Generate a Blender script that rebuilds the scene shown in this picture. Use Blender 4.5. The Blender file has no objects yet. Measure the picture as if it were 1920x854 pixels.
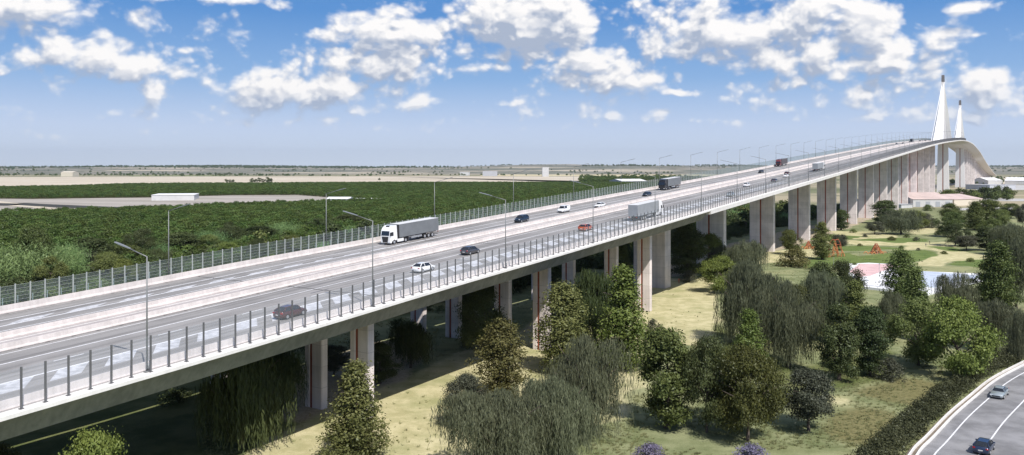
import bpy, math, random
import numpy as np
from mathutils import Vector, Matrix
R = math.radians
SC = bpy.context.scene
COL = SC.collection
rnd = random.Random(7)

# ---------------------------------------------------------------- camera and world frame
CAM_H = 35.0
FPX = 1521.0
HOR = 318.0
cam_d = bpy.data.cameras.new('camera'); cam = bpy.data.objects.new('camera', cam_d); COL.objects.link(cam)
cam.location = (0, 0, CAM_H); cam.rotation_euler = (R(90), 0, 0)
cam_d.sensor_width = 36; cam_d.lens = 36*FPX/1920; cam_d.shift_y = -(427-HOR)/1920
cam_d.clip_start = 0.5; cam_d.clip_end = 60000
SC.camera = cam

def ground(x, y, z=0.0):
    "point of the horizontal plane z seen at photo position x, y"
    d = (CAM_H-z)*FPX/(y-HOR)
    return ((x-960)/FPX*d, d)

# ---------------------------------------------------------------- bridge alignment: straight in plan, curved in profile
TH = math.atan(950/FPX); ST, CT, TT = math.sin(TH), math.cos(TH), math.tan(TH)
DIR = Vector((ST, CT, 0)); NRM = Vector((-CT, ST, 0))
EDGE = 70.5
_prof = [(39,771),(130,745),(211,720),(286,700),(500,636.4),(620,606.5),(682,582),(791,550),(882,523.3),(1003,490.5),(1113,457),(1187,436),
         (1340,391),(1447,360),(1570,325),(1647,301.7),(1747,272),(1769,267),(1790,264),(1802,262.8),(1814,264.6),(1825,270.5),(1837,284.5),(1849,305),(1860.5,321.5),(1868,329)]
_ps, _pz = [], []
for x, y in _prof:
    sp = 71.2*FPX/CT/CT/(1910-x); Y = CT*sp
    _ps.append(sp-71.2*TT); _pz.append(CAM_H-(y-HOR)*Y/FPX)
_ps = np.array(_ps); _pz = np.array(_pz)
_g = np.arange(-200, 4000, 4.0)
_z = np.interp(_g, _ps, _pz)
_m = _g < _ps[0]; _z[_m] = _pz[0]+(_g[_m]-_ps[0])*0.045
_m = _g > _ps[-1]; _z[_m] = _pz[-1]
for k, w in ((0, 15),):                                       # smooth the measured points into one profile
    pass
def _smooth(z, w):
    k = np.hanning(2*w+1); k /= k.sum()
    return np.convolve(np.pad(z, w, mode='edge'), k, mode='valid')
_z1 = _smooth(_z, 9); _z2 = _smooth(_z, 30)
_b = np.clip((_g-250)/250, 0, 1)
_z = _z1*(1-_b)+_z2*_b
def zd(s): return float(np.interp(s, _g, _z))
def grade(s): return (zd(s+4)-zd(s-4))/8
def P(s, D, dz=0.0):
    v = DIR*s+NRM*D
    return (v.x, v.y, zd(s)+dz)
def deck_hit(x, y):
    "s, D of the deck point seen at photo position x, y"
    lo, hi = 60.0, 130.0
    for _ in range(50):
        D = (lo+hi)/2; s = D*FPX/CT/CT/(1910-x)-D*TT; Y = CT*(s+D*TT)
        yy = HOR+(CAM_H-zd(s))*FPX/Y
        if (yy > y) == (CAM_H > zd(s)): lo = D
        else: hi = D
    return s, D

# ---------------------------------------------------------------- small helpers
def tag(o, label=None, cat=None, group=None, kind=None):
    if label: o['label'] = label
    if cat: o['category'] = cat
    if group: o['group'] = group
    if kind: o['kind'] = kind
    return o
def empty(name, loc=(0,0,0), rz=0.0, label=None, cat=None, group=None):
    o = bpy.data.objects.new(name, None); COL.objects.link(o)
    o.location = loc; o.rotation_euler = (0, 0, rz); o.empty_display_size = 0.5
    return tag(o, label, cat, group)
def copy_tree(o, parent=None):
    c = o.copy(); COL.objects.link(c)
    if parent is not None:
        c.parent = parent; c.matrix_parent_inverse = o.matrix_parent_inverse.copy()
    for ch in list(KIDS.get(o.name, ())):
        k = copy_tree(ch, c); KIDS.setdefault(c.name, []).append(k)
    return c
KIDS = {}
class MB:
    def __init__(s): s.v = []; s.f = []; s.mi = []; s.cur = 0
    def add(s, vs, fs):
        b = len(s.v); s.v.extend([tuple(p) for p in vs])
        for f in fs: s.f.append(tuple(i+b for i in f)); s.mi.append(s.cur)
    def box(s, c, d, M=None):
        x, y, z = d[0]/2, d[1]/2, d[2]/2
        vs = [Vector((c[0]+i*x, c[1]+j*y, c[2]+k*z)) for i in (-1,1) for j in (-1,1) for k in (-1,1)]
        if M is not None: vs = [M @ v for v in vs]
        s.add(vs, [(0,1,3,2),(4,6,7,5),(0,4,5,1),(2,3,7,6),(0,2,6,4),(1,5,7,3)])
    def frustum(s, c0, d0, c1, d1, M=None):
        vs = [Vector((c0[0]+i*d0[0]/2, c0[1]+j*d0[1]/2, c0[2])) for i, j in ((-1,-1),(1,-1),(1,1),(-1,1))]
        vs += [Vector((c1[0]+i*d1[0]/2, c1[1]+j*d1[1]/2, c1[2])) for i, j in ((-1,-1),(1,-1),(1,1),(-1,1))]
        if M is not None: vs = [M @ v for v in vs]
        s.add(vs, [(3,2,1,0),(4,5,6,7),(0,1,5,4),(1,2,6,5),(2,3,7,6),(3,0,4,7)])
    def tube(s, a, b, r0, r1=None, n=6, cap=True):
        a, b = Vector(a), Vector(b); r1 = r0 if r1 is None else r1
        d = (b-a); 
        if d.length < 1e-6: return
        d.normalize(); u = d.orthogonal().normalized(); w = d.cross(u)
        vs = [a+(u*math.cos(t)+w*math.sin(t))*r0 for t in [2*math.pi*k/n for k in range(n)]]
        vs += [b+(u*math.cos(t)+w*math.sin(t))*r1 for t in [2*math.pi*k/n for k in range(n)]]
        fs = [(k, (k+1) % n, n+(k+1) % n, n+k) for k in range(n)]
        if cap: fs += [tuple(range(n-1, -1, -1)), tuple(range(n, 2*n))]
        s.add(vs, fs)
    def loft(s, rings, cap=True):
        n = len(rings[0]); vs = [p for r in rings for p in r]; fs = []
        for i in range(len(rings)-1):
            for k in range(n): fs.append((i*n+k, i*n+(k+1) % n, (i+1)*n+(k+1) % n, (i+1)*n+k))
        if cap: fs += [tuple(range(n-1, -1, -1)), tuple(range((len(rings)-1)*n, len(rings)*n))]
        s.add(vs, fs)
    def build(s, name, mats, parent=None, smooth=False, kind=None):
        me = bpy.data.meshes.new(name); me.from_pydata(s.v, [], s.f)
        if not isinstance(mats, (list, tuple)): mats = [mats]
        for m in mats: me.materials.append(m)
        if len(mats) > 1: me.polygons.foreach_set('material_index', s.mi)
        if smooth: me.polygons.foreach_set('use_smooth', [True]*len(me.polygons))
        me.update()
        return link(name, me, parent, kind)
def link(name, me, parent=None, kind=None):
    o = bpy.data.objects.new(name, me); COL.objects.link(o)
    if parent is not None:
        o.parent = parent; KIDS.setdefault(parent.name, []).append(o)
    if kind: o['kind'] = kind
    return o
def np_mesh(name, V, F, mats, attrs=None):
    "V (n,3), F (m,4) quads"
    me = bpy.data.meshes.new(name)
    me.vertices.add(len(V)); me.vertices.foreach_set('co', np.asarray(V, np.float32).ravel())
    m = len(F); k = F.shape[1]
    me.loops.add(m*k); me.loops.foreach_set('vertex_index', np.asarray(F, np.int32).ravel())
    me.polygons.add(m); me.polygons.foreach_set('loop_start', np.arange(0, m*k, k, dtype=np.int32))
    me.polygons.foreach_set('loop_total', np.full(m, k, np.int32)) if False else None
    for a in mats: me.materials.append(a)
    if attrs:
        for nm, dom, val in attrs:
            at = me.attributes.new(nm, 'FLOAT', dom); at.data.foreach_set('value', np.asarray(val, np.float32))
    me.update(calc_edges=True); me.validate()
    return me

# ---------------------------------------------------------------- materials
def new_mat(name):
    m = bpy.data.materials.new(name); m.use_nodes = True
    nt = m.node_tree; b = nt.nodes['Principled BSDF']; return m, nt, b
def N(nt, t, **kw):
    n = nt.nodes.new(t)
    for k, v in kw.items():
        if k in n.inputs.keys() if isinstance(k, str) else False: n.inputs[k].default_value = v
        else: setattr(n, k, v)
    return n
def mix(nt, a, b, f, blend='MIX'):
    n = nt.nodes.new('ShaderNodeMix'); n.data_type = 'RGBA'; n.blend_type = blend
    for sock, v in ((n.inputs[0], f), (n.inputs[6], a), (n.inputs[7], b)):
        if hasattr(v, 'node'): nt.links.new(v, sock)
        else: sock.default_value = v if not isinstance(v, tuple) or len(v) == 4 else (*v, 1)
    return n.outputs[2]
def math_(nt, op, a, b=0.0, c=None, clamp=False):
    n = nt.nodes.new('ShaderNodeMath'); n.operation = op; n.use_clamp = clamp
    for i, v in enumerate((a, b, c)):
        if v is None: continue
        if hasattr(v, 'node'): nt.links.new(v, n.inputs[i])
        else: n.inputs[i].default_value = v
    return n.outputs[0]
def maprange(nt, v, a, b, c=0.0, d=1.0, smooth=True):
    n = nt.nodes.new('ShaderNodeMapRange'); n.interpolation_type = 'SMOOTHSTEP' if smooth else 'LINEAR'
    nt.links.new(v, n.inputs[0]); n.inputs[1].default_value = a; n.inputs[2].default_value = b
    n.inputs[3].default_value = c; n.inputs[4].default_value = d; return n.outputs[0]
def noise(nt, scale, detail=4, rough=0.55, vec=None, dist=0.0):
    n = nt.nodes.new('ShaderNodeTexNoise'); n.inputs['Scale'].default_value = scale
    n.inputs['Detail'].default_value = detail; n.inputs['Roughness'].default_value = rough; n.inputs['Distortion'].default_value = dist
    if vec is not None: nt.links.new(vec, n.inputs['Vector'])
    return n.outputs['Fac']
def world_pos(nt): return nt.nodes.new('ShaderNodeNewGeometry').outputs['Position']
def scaled(nt, vec, sc):
    n = nt.nodes.new('ShaderNodeVectorMath'); n.operation = 'MULTIPLY'; nt.links.new(vec, n.inputs[0]); n.inputs[1].default_value = sc; return n.outputs[0]
def along_bridge(nt, sx, sy, sz):
    "bridge-aligned coordinates scaled by sx along, sy across, sz up"
    r = nt.nodes.new('ShaderNodeVectorRotate'); r.rotation_type = 'Z_AXIS'; r.inputs['Angle'].default_value = TH
    nt.links.new(world_pos(nt), r.inputs['Vector'])
    return scaled(nt, r.outputs[0], (sy, sx, sz))
def plain(name, col, rough=0.6, metal=0.0, var=0.0, vscale=1.0, coat=0.0, spec=0.5):
    m, nt, b = new_mat(name); b.inputs['Roughness'].default_value = rough; b.inputs['Metallic'].default_value = metal
    b.inputs['Specular IOR Level'].default_value = spec
    if coat: b.inputs['Coat Weight'].default_value = coat; b.inputs['Coat Roughness'].default_value = 0.08
    if var:
        f = noise(nt, vscale, 5, 0.6, world_pos(nt))
        f = maprange(nt, f, 0.3, 0.7)
        c = mix(nt, tuple(x*(1-var) for x in col), tuple(min(1, x*(1+var)) for x in col), f)
        nt.links.new(c, b.inputs['Base Color'])
    else: b.inputs['Base Color'].default_value = (*col, 1)
    return m
def concrete(name, col, streak=0.25, spec=0.3):
    m, nt, b = new_mat(name); b.inputs['Roughness'].default_value = 0.85; b.inputs['Specular IOR Level'].default_value = spec
    a = noise(nt, 0.35, 5, 0.6, world_pos(nt)); s = noise(nt, 1.0, 4, 0.6, scaled(nt, world_pos(nt), (1.6, 1.6, 0.08)))
    g = noise(nt, 9.0, 3, 0.7, world_pos(nt))
    f = math_(nt, 'ADD', math_(nt, 'MULTIPLY', a, 0.45), math_(nt, 'MULTIPLY', s, 0.4)); f = math_(nt, 'ADD', f, math_(nt, 'MULTIPLY', g, 0.15))
    f = maprange(nt, f, 0.33, 0.66)
    c = mix(nt, tuple(x*(1-streak) for x in col), tuple(min(.9, x*(1+streak*.45)) for x in col), f)
    nt.links.new(c, b.inputs['Base Color']); 
    bp = nt.nodes.new('ShaderNodeBump'); bp.inputs['Strength'].default_value = 0.25; bp.inputs['Distance'].default_value = 0.03
    nt.links.new(g, bp.inputs['Height']); nt.links.new(bp.outputs[0], b.inputs['Normal'])
    return m
def pier_concrete(name, col):
    "board-marked concrete: pour joints every 3 m, vertical streaks"
    m, nt, b = new_mat(name); b.inputs['Roughness'].default_value = 0.85; b.inputs['Specular IOR Level'].default_value = 0.25
    wp = world_pos(nt)
    s = noise(nt, 1.0, 5, 0.65, scaled(nt, wp, (1.1, 1.1, 0.05))); a = noise(nt, 0.22, 4, 0.55, wp)
    sep = nt.nodes.new('ShaderNodeSeparateXYZ'); nt.links.new(wp, sep.inputs[0])
    fr = math_(nt, 'FRACT', math_(nt, 'DIVIDE', sep.outputs[2], 3.1))
    joint = math_(nt, 'LESS_THAN', fr, 0.03)
    lift = nt.nodes.new('ShaderNodeTexWhiteNoise'); lift.noise_dimensions = '1D'
    nt.links.new(math_(nt, 'FLOOR', math_(nt, 'DIVIDE', sep.outputs[2], 3.1)), lift.inputs['W'])
    f = math_(nt, 'ADD', math_(nt, 'MULTIPLY', s, 0.5), math_(nt, 'MULTIPLY', a, 0.5)); f = maprange(nt, f, 0.33, 0.66)
    f = math_(nt, 'ADD', math_(nt, 'MULTIPLY', f, 0.8), math_(nt, 'MULTIPLY', lift.outputs['Value'], 0.2))
    c = mix(nt, tuple(x*.70 for x in col), tuple(min(.9, x*1.1) for x in col), f)
    c = mix(nt, c, tuple(x*.62 for x in col), math_(nt, 'MULTIPLY', joint, 0.6))
    nt.links.new(c, b.inputs['Base Color']); return m
def asphalt(name, col, sx):
    m, nt, b = new_mat(name); b.inputs['Roughness'].default_value = 0.8; b.inputs['Specular IOR Level'].default_value = 0.35
    v = along_bridge(nt, 0.02, 1.1, 0.02) if sx else world_pos(nt)
    a = noise(nt, 1.0, 4, 0.6, v) if sx else noise(nt, 0.3, 4, 0.6, v)
    g = noise(nt, 14.0, 3, 0.7, world_pos(nt)); p = noise(nt, 0.12, 4, 0.55, world_pos(nt))
    f = math_(nt, 'ADD', math_(nt, 'MULTIPLY', a, 0.5), math_(nt, 'MULTIPLY', p, 0.3)); f = math_(nt, 'ADD', f, math_(nt, 'MULTIPLY', g, 0.2))
    f = maprange(nt, f, 0.38, 0.62)
    c = mix(nt, tuple(x*.70 for x in col), tuple(x*1.18 for x in col), f); nt.links.new(c, b.inputs['Base Color']); return m
def foliage_mat(name, dark, light, trans=0.25, rough=0.6):
    m = bpy.data.materials.new(name); m.use_nodes = True; nt = m.node_tree; nt.nodes.clear()
    out = nt.nodes.new('ShaderNodeOutputMaterial')
    geo = nt.nodes.new('ShaderNodeNewGeometry'); at = nt.nodes.new('ShaderNodeAttribute'); at.attribute_name = 'tone'
    oi = nt.nodes.new('ShaderNodeObjectInfo')
    f = math_(nt, 'ADD', math_(nt, 'MULTIPLY', geo.outputs['Random Per Island'], 0.45), math_(nt, 'MULTIPLY', at.outputs['Fac'], 0.55))
    c = mix(nt, dark, light, f)
    hsv = nt.nodes.new('ShaderNodeHueSaturation'); nt.links.new(c, hsv.inputs['Color'])
    nt.links.new(maprange(nt, oi.outputs['Random'], 0, 1, 0.478, 0.515, False), hsv.inputs['Hue'])
    r2 = math_(nt, 'FRACT', math_(nt, 'MULTIPLY', oi.outputs['Random'], 7.13))
    nt.links.new(maprange(nt, r2, 0, 1, 0.75, 1.25, False), hsv.inputs['Value'])
    d = nt.nodes.new('ShaderNodeBsdfDiffuse'); t = nt.nodes.new('ShaderNodeBsdfTranslucent'); g = nt.nodes.new('ShaderNodeBsdfGlossy')
    g.inputs['Roughness'].default_value = 0.45; g.inputs['Color'].default_value = (.6, .65, .6, 1)
    for n in (d, t): nt.links.new(hsv.outputs[0], n.inputs['Color'])
    ms = nt.nodes.new('ShaderNodeMixShader'); ms.inputs[0].default_value = trans; nt.links.new(d.outputs[0], ms.inputs[1]); nt.links.new(t.outputs[0], ms.inputs[2])
    m2 = nt.nodes.new('ShaderNodeMixShader'); m2.inputs[0].default_value = 0.02; nt.links.new(ms.outputs[0], m2.inputs[1]); nt.links.new(g.outputs[0], m2.inputs[2])
    nt.links.new(m2.outputs[0], out.inputs['Surface']); return m
def glass_sheet(name, tint, base, sky_veil):
    m = bpy.data.materials.new(name); m.use_nodes = True; nt = m.node_tree; nt.nodes.clear()
    out = nt.nodes.new('ShaderNodeOutputMaterial'); t = nt.nodes.new('ShaderNodeBsdfTransparent'); t.inputs['Color'].default_value = (*tint, 1)
    g = nt.nodes.new('ShaderNodeBsdfGlossy'); g.inputs['Roughness'].default_value = 0.03; dd = nt.nodes.new('ShaderNodeBsdfDiffuse'); dd.inputs['Color'].default_value = (.62,.68,.74,1)
    m0 = nt.nodes.new('ShaderNodeMixShader'); m0.inputs[0].default_value = sky_veil; nt.links.new(t.outputs[0], m0.inputs[1]); nt.links.new(dd.outputs[0], m0.inputs[2]); t = m0  # pale diffuse share: the sky's reflected veil put into the glass colour
    fr = nt.nodes.new('ShaderNodeLayerWeight'); fr.inputs['Blend'].default_value = .5
    f = math_(nt, 'MULTIPLY', math_(nt, 'POWER', fr.outputs['Facing'], 5.0), base)
    ms = nt.nodes.new('ShaderNodeMixShader'); nt.links.new(f, ms.inputs[0]); nt.links.new(t.outputs[0], ms.inputs[1]); nt.links.new(g.outputs[0], ms.inputs[2])
    nt.links.new(ms.outputs[0], out.inputs['Surface']); return m

M = {}
M['barrier'] = concrete('barrier_concrete', (.60,.55,.53), .22)
M['kerb'] = concrete('kerb_concrete', (.72,.70,.68), .12)
M['median'] = concrete('median_concrete', (.40,.365,.36), .2)
M['girder'] = concrete('shaded_girder_concrete', (.25,.245,.215), .3)  # darker than the box: shade under the deck edge is put into the colour
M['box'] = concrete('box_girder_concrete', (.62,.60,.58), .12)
M['pier'] = pier_concrete('pier_concrete', (.76,.685,.66))
M['pylon'] = concrete('pylon_concrete', (.74,.72,.71), .08)
M['red'] = plain('oxide_red_paint', (.30,.085,.05), .7, var=.25, vscale=.5)
M['dark'] = plain('dark_recess', (.05,.045,.045), .8)
M['asphalt'] = asphalt('deck_asphalt', (.25,.24,.236), True)
M['asphalt2'] = asphalt('ramp_asphalt', (.225,.222,.228), False)
M['paint'] = plain('road_paint', (.74,.74,.76), .6, var=.12, vscale=2.5)
M['hatch'] = plain('hatch_paint', (.47,.47,.49), .6, var=.25, vscale=1.2)
M['steel'] = plain('galvanised_steel', (.30,.31,.31), .5, .3)
M['post'] = plain('dark_grey_post', (.13,.13,.135), .5, .2)
M['post_far'] = plain('pale_grey_post', (.36,.38,.36), .5, .1)
M['lamp'] = plain('lamp_pole_paint', (.20,.205,.205), .45, .2)
M['lamp_head'] = plain('lamp_housing', (.24,.25,.255), .4, .2)
M['glass'] = glass_sheet('clear_screen_glass', (.985,.99,.995), .25, .055)
M['glass_far'] = glass_sheet('tinted_screen_glass', (.90,.95,.96), .30, .04)
M['tyre'] = plain('tyre_rubber', (.02,.02,.022), .85)
M['rim'] = plain('alloy_rim', (.55,.56,.58), .35, .7)
M['carglass'] = plain('car_glass', (.018,.022,.028), .06, spec=.8)
M['headlight'] = plain('headlight_lens', (.75,.78,.8), .1)
M['taillight'] = plain('taillight_lens', (.35,.015,.015), .2)
M['plate'] = plain('number_plate', (.7,.7,.68), .5)
M['blacktrim'] = plain('black_trim', (.02,.02,.022), .5)
M['chassis'] = plain('truck_chassis', (.05,.05,.055), .7)
M['bark'] = plain('bark', (.09,.07,.055), .9, var=.35, vscale=3)
M['white_wall'] = plain('white_render', (.52,.52,.52), .8, var=.06, vscale=.2)
M['pink_roof'] = plain('pink_roof', (.50,.40,.375), .8, var=.12, vscale=.1)
M['playred'] = plain('play_frame_red', (.38,.10,.045), .5)
M['playorange'] = plain('play_net_orange', (.50,.22,.08), .6)
M['plaza_white'] = plain('plaza_white', (.78,.78,.80), .7, var=.05, vscale=.3)
M['plaza_pink'] = plain('plaza_pink', (.62,.42,.42), .8, var=.12, vscale=.25)
M['plaza_grey'] = plain('plaza_edge_grey', (.33,.35,.38), .8)
M['plaza_blue'] = plain('plaza_blue_grey', (.45,.50,.60), .7, var=.1, vscale=.3)
F_ = foliage_mat
M['f_mid'] = F_('leaf_mid_green', (.062,.090,.026), (.175,.205,.068))
M['f_olive'] = F_('leaf_olive_green', (.080,.090,.028), (.215,.21,.080))
M['f_bright'] = F_('leaf_bright_green', (.075,.11,.025), (.20,.24,.065))
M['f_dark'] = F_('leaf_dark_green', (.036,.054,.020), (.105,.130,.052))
M['f_bronze'] = F_('leaf_bronze_green', (.040,.052,.016), (.118,.130,.038))
M['f_willow'] = F_('leaf_willow_grey', (.070,.082,.046), (.175,.190,.115))
M['f_purple'] = F_('leaf_purple_grey', (.050,.056,.038), (.135,.140,.095))
M['f_cane'] = F_('leaf_cane_green', (.12,.20,.075), (.23,.34,.13))
M['f_orchard'] = F_('leaf_orchard_green', (.045,.080,.018), (.115,.165,.045))
M['f_lav'] = F_('lavender_flower', (.09,.085,.11), (.25,.215,.33))
M['f_hedge'] = F_('leaf_hedge', (.045,.052,.026), (.115,.12,.06))
M['f_haze'] = F_('leaf_far', (.035,.048,.025), (.075,.09,.045))
# ---------------------------------------------------------------- world: sky with clouds, sun
SUN_EL = R(51.5); _a, _b2 = .86, .51
sun_h = Vector((CT*_a-ST*_b2, -ST*_a-CT*_b2, 0)).normalized()
sun_v = Vector((sun_h.x*math.cos(SUN_EL), sun_h.y*math.cos(SUN_EL), math.sin(SUN_EL)))
sl = bpy.data.lights.new('sun', 'SUN'); sl.energy = 4.3; sl.angle = R(.53); sl.color = (1, .96, .90)
so = bpy.data.objects.new('sun', sl); COL.objects.link(so); so.rotation_euler = sun_v.to_track_quat('Z', 'Y').to_euler(); so.location = (0, 0, 300)
W = bpy.data.worlds.new('World'); SC.world = W; W.use_nodes = True; wn = W.node_tree; wn.nodes.clear()
wout = wn.nodes.new('ShaderNodeOutputWorld'); bg = wn.nodes.new('ShaderNodeBackground'); wn.links.new(bg.outputs[0], wout.inputs['Surface'])
sky = wn.nodes.new('ShaderNodeTexSky'); sky.sky_type = 'NISHITA'; sky.sun_disc = False; sky.sun_elevation = SUN_EL
sky.sun_rotation = math.atan2(sun_h.x, sun_h.y); sky.altitude = 0; sky.air_density = 1.0; sky.dust_density = 0.6; sky.ozone_density = 2.0
SKY_STR = 0.115
bg.inputs['Strength'].default_value = SKY_STR
# cloud field over direction: (azimuth, slope of elevation), each cloud an ellipse x, y, rx, ry, weight
CLOUDS = [(50,18,95,42,1.0),(0,120,24,36,.6),(175,105,135,30,1.0),(240,125,120,26,.8),(303,165,26,36,.85),(268,42,32,20,.75),(430,50,44,28,.5),(385,80,45,18,.35),(400,-4,160,12,.6),
 (215,215,42,14,.5),(505,105,48,10,.45),(80,205,60,12,.35),(735,75,82,48,1.15),(700,120,95,40,.95),(600,160,130,42,.9),(465,175,55,32,.9),(520,150,60,30,.9),(685,204,36,13,.75),(795,195,26,13,.85),(905,132,46,10,.7),
 (985,42,105,55,1.3),(1040,20,75,48,1.1),(1115,125,52,52,1.1),(1060,150,60,30,.8),(1190,158,55,20,.8),(1268,173,36,7,.8),(1215,30,50,34,.65),(1320,45,90,48,1.1),(1390,60,80,48,1.05),(1270,95,80,26,.9),(1400,95,60,26,.9),
 (1500,30,90,60,1.1),(1590,60,80,55,1.05),(1560,100,90,26,.95),(1680,95,100,32,1.0),(1740,75,44,30,.95),(1690,160,72,22,.85),(1640,180,70,14,.5),(1855,160,52,40,.9),(1890,185,50,24,.7),(1820,8,58,14,.75),(1905,75,30,22,.45),(1815,65,22,8,.5),
 (1240,90,60,40,.8),(1450,110,90,30,.8),(1640,120,120,26,.9),(930,195,190,9,.5),(1350,225,200,9,.45),(1650,215,160,10,.5),(560,222,160,9,.4),(140,250,160,8,.35),(1780,225,90,12,.55),(1880,215,80,12,.6),(1480,160,110,14,.6),(1140,218,150,12,.45),(1010,205,80,14,.5),(1570,195,110,18,.6),(800,232,110,12,.4),(890,226,70,12,.4),(1420,185,80,10,.35),(1250,215,60,9,.45),
 (2150,90,160,60,1.0),(2450,140,200,50,.9),(-250,100,160,50,1.0),(-600,120,220,60,.9),(2900,60,260,80,1.0),(-1100,60,260,80,1.0)]
def _uv(x, y):
    u = (x-960)/FPX; v = (HOR-y)/FPX; return math.atan(u), v/math.sqrt(1+u*u)
grp = bpy.data.node_groups.new('cloud_density', 'ShaderNodeTree')
grp.interface.new_socket('P', in_out='INPUT', socket_type='NodeSocketVector'); grp.interface.new_socket('Density', in_out='OUTPUT', socket_type='NodeSocketFloat')
gi = grp.nodes.new('NodeGroupInput'); go = grp.nodes.new('NodeGroupOutput')
acc = None
wob = grp.nodes.new('ShaderNodeTexNoise'); wob.inputs['Scale'].default_value = 9; wob.inputs['Detail'].default_value = 3
grp.links.new(gi.outputs[0], wob.inputs['Vector'])
wv = grp.nodes.new('ShaderNodeVectorMath'); wv.operation = 'MULTIPLY_ADD'; grp.links.new(wob.outputs['Color'], wv.inputs[0]); wv.inputs[1].default_value = (.05, .025, 0)
pv = grp.nodes.new('ShaderNodeVectorMath'); pv.operation = 'ADD'; grp.links.new(gi.outputs[0], pv.inputs[0]); pv.inputs[1].default_value = (-.025, -.0125, 0)
grp.links.new(pv.outputs[0], wv.inputs[2])
for x, y, rx, ry, w in CLOUDS:
    a0, e0 = _uv(x, y); ax = abs(_uv(x+rx, y)[0]-a0); ey = ry/FPX/math.sqrt(1+((x-960)/FPX)**2)
    n = grp.nodes.new('ShaderNodeVectorMath'); n.operation = 'MULTIPLY_ADD'; grp.links.new(wv.outputs[0], n.inputs[0])
    n.inputs[1].default_value = (1/ax, 1/ey, 0); n.inputs[2].default_value = (-a0/ax, -e0/ey, 0)
    l = grp.nodes.new('ShaderNodeVectorMath'); l.operation = 'LENGTH'; grp.links.new(n.outputs[0], l.inputs[0])
    d = math_(grp, 'MULTIPLY_ADD', l.outputs['Value'], -w*.55, w*1.12)
    acc = d if acc is None else math_(grp, 'SMOOTH_MAX', acc, d, 0.18)
acc = math_(grp, 'MAXIMUM', acc, -.3)
n1 = noise(grp, 20, 8, .54, gi.outputs[0], .1)
vor = grp.nodes.new('ShaderNodeTexVoronoi'); vor.feature = 'SMOOTH_F1'; vor.inputs['Scale'].default_value = 34; vor.inputs['Smoothness'].default_value = .8
vor.inputs['Detail'].default_value = 2.5; vor.inputs['Roughness'].default_value = .55
vs2 = grp.nodes.new('ShaderNodeVectorMath'); vs2.operation = 'MULTIPLY'; grp.links.new(wv.outputs[0], vs2.inputs[0]); vs2.inputs[1].default_value = (1, 1.35, 0)
grp.links.new(vs2.outputs[0], vor.inputs['Vector'])
acc = math_(grp, 'ADD', acc, math_(grp, 'MULTIPLY', math_(grp, 'SUBTRACT', n1, .5), 1.25))
acc = math_(grp, 'ADD', acc, math_(grp, 'MULTIPLY', math_(grp, 'SUBTRACT', .42, vor.outputs['Distance']), .85))
acc = math_(grp, 'ADD', acc, .11)
grp.links.new(acc, go.inputs[0])
tc = wn.nodes.new('ShaderNodeTexCoord'); sep = wn.nodes.new('ShaderNodeSeparateXYZ'); wn.links.new(tc.outputs['Generated'], sep.inputs[0])
az = math_(wn, 'ARCTAN2', sep.outputs[0], sep.outputs[1])
hl = math_(wn, 'SQRT', math_(wn, 'ADD', math_(wn, 'MULTIPLY', sep.outputs[0], sep.outputs[0]), math_(wn, 'MULTIPLY', sep.outputs[1], sep.outputs[1])))
el = math_(wn, 'DIVIDE', sep.outputs[2], math_(wn, 'MAXIMUM', hl, .05))
def dens(da, de):
    cx = wn.nodes.new('ShaderNodeCombineXYZ'); wn.links.new(math_(wn, 'ADD', az, da), cx.inputs[0]); wn.links.new(math_(wn, 'ADD', el, de), cx.inputs[1])
    g = wn.nodes.new('ShaderNodeGroup'); g.node_tree = grp; wn.links.new(cx.outputs[0], g.inputs[0]); return g.outputs[0]
d0 = dens(0, 0); d1 = dens(.010, .022)
cover = maprange(wn, d0, -.04, .52)
soft = maprange(wn, el, .02, .10)                       # low clouds thin out in the air near the horizon
cover = math_(wn, 'MULTIPLY', cover, maprange(wn, el, .02, .10, .35, 1.0))
# self shading: side towards the sun (up and to the right) is thinner than the far side
grad = math_(wn, 'SUBTRACT', d1, d0)
d2 = dens(.0035, .0065); grad2 = math_(wn, 'SUBTRACT', d2, d0)
lit = math_(wn, 'ADD', math_(wn, 'MULTIPLY', maprange(wn, grad, -.55, .60, 1.0, 0.0), .62), math_(wn, 'MULTIPLY', maprange(wn, grad2, -.22, .24, 1.0, 0.0), .50))
thick = maprange(wn, d1, .15, 1.25)
shade = math_(wn, 'SUBTRACT', lit, math_(wn, 'MULTIPLY', thick, .50), clamp=True)
EX = 2**0.38; k = 1/SKY_STR/EX
cc = mix(wn, (.42*k,.49*k,.63*k), (1.04*k,1.02*k,1.01*k), shade)
# more saturated blue towards the zenith, paler lilac-blue air at the horizon
hs = wn.nodes.new('ShaderNodeHueSaturation'); wn.links.new(sky.outputs[0], hs.inputs['Color']); hs.inputs['Saturation'].default_value = .72; hs.inputs['Hue'].default_value = .505; hs.inputs['Value'].default_value = 1.0
rmp = wn.nodes.new('ShaderNodeValToRGB'); wn.links.new(math_(wn, 'DIVIDE', el, .5), rmp.inputs[0]); cr_ = rmp.color_ramp
cr_.elements[0].position = 0; cr_.elements[0].color = (.72,.82,.97,1); cr_.elements[1].position = 1; cr_.elements[1].color = (.04,.17,.52,1)
for p_, c_ in ((.10,(.57,.69,.92,1)), (.22,(.25,.45,.78,1)), (.38,(.085,.28,.66,1))):
    e_ = cr_.elements.new(p_); e_.color = c_
rk = wn.nodes.new('ShaderNodeVectorMath'); rk.operation = 'SCALE'; wn.links.new(rmp.outputs[0], rk.inputs[0]); rk.inputs['Scale'].default_value = k
pale = mix(wn, hs.outputs[0], rk.outputs[0], maprange(wn, el, .25, .7, .95, .0))
skyc = mix(wn, pale, cc, cover)
wn.links.new(skyc, bg.inputs['Color'])
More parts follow.
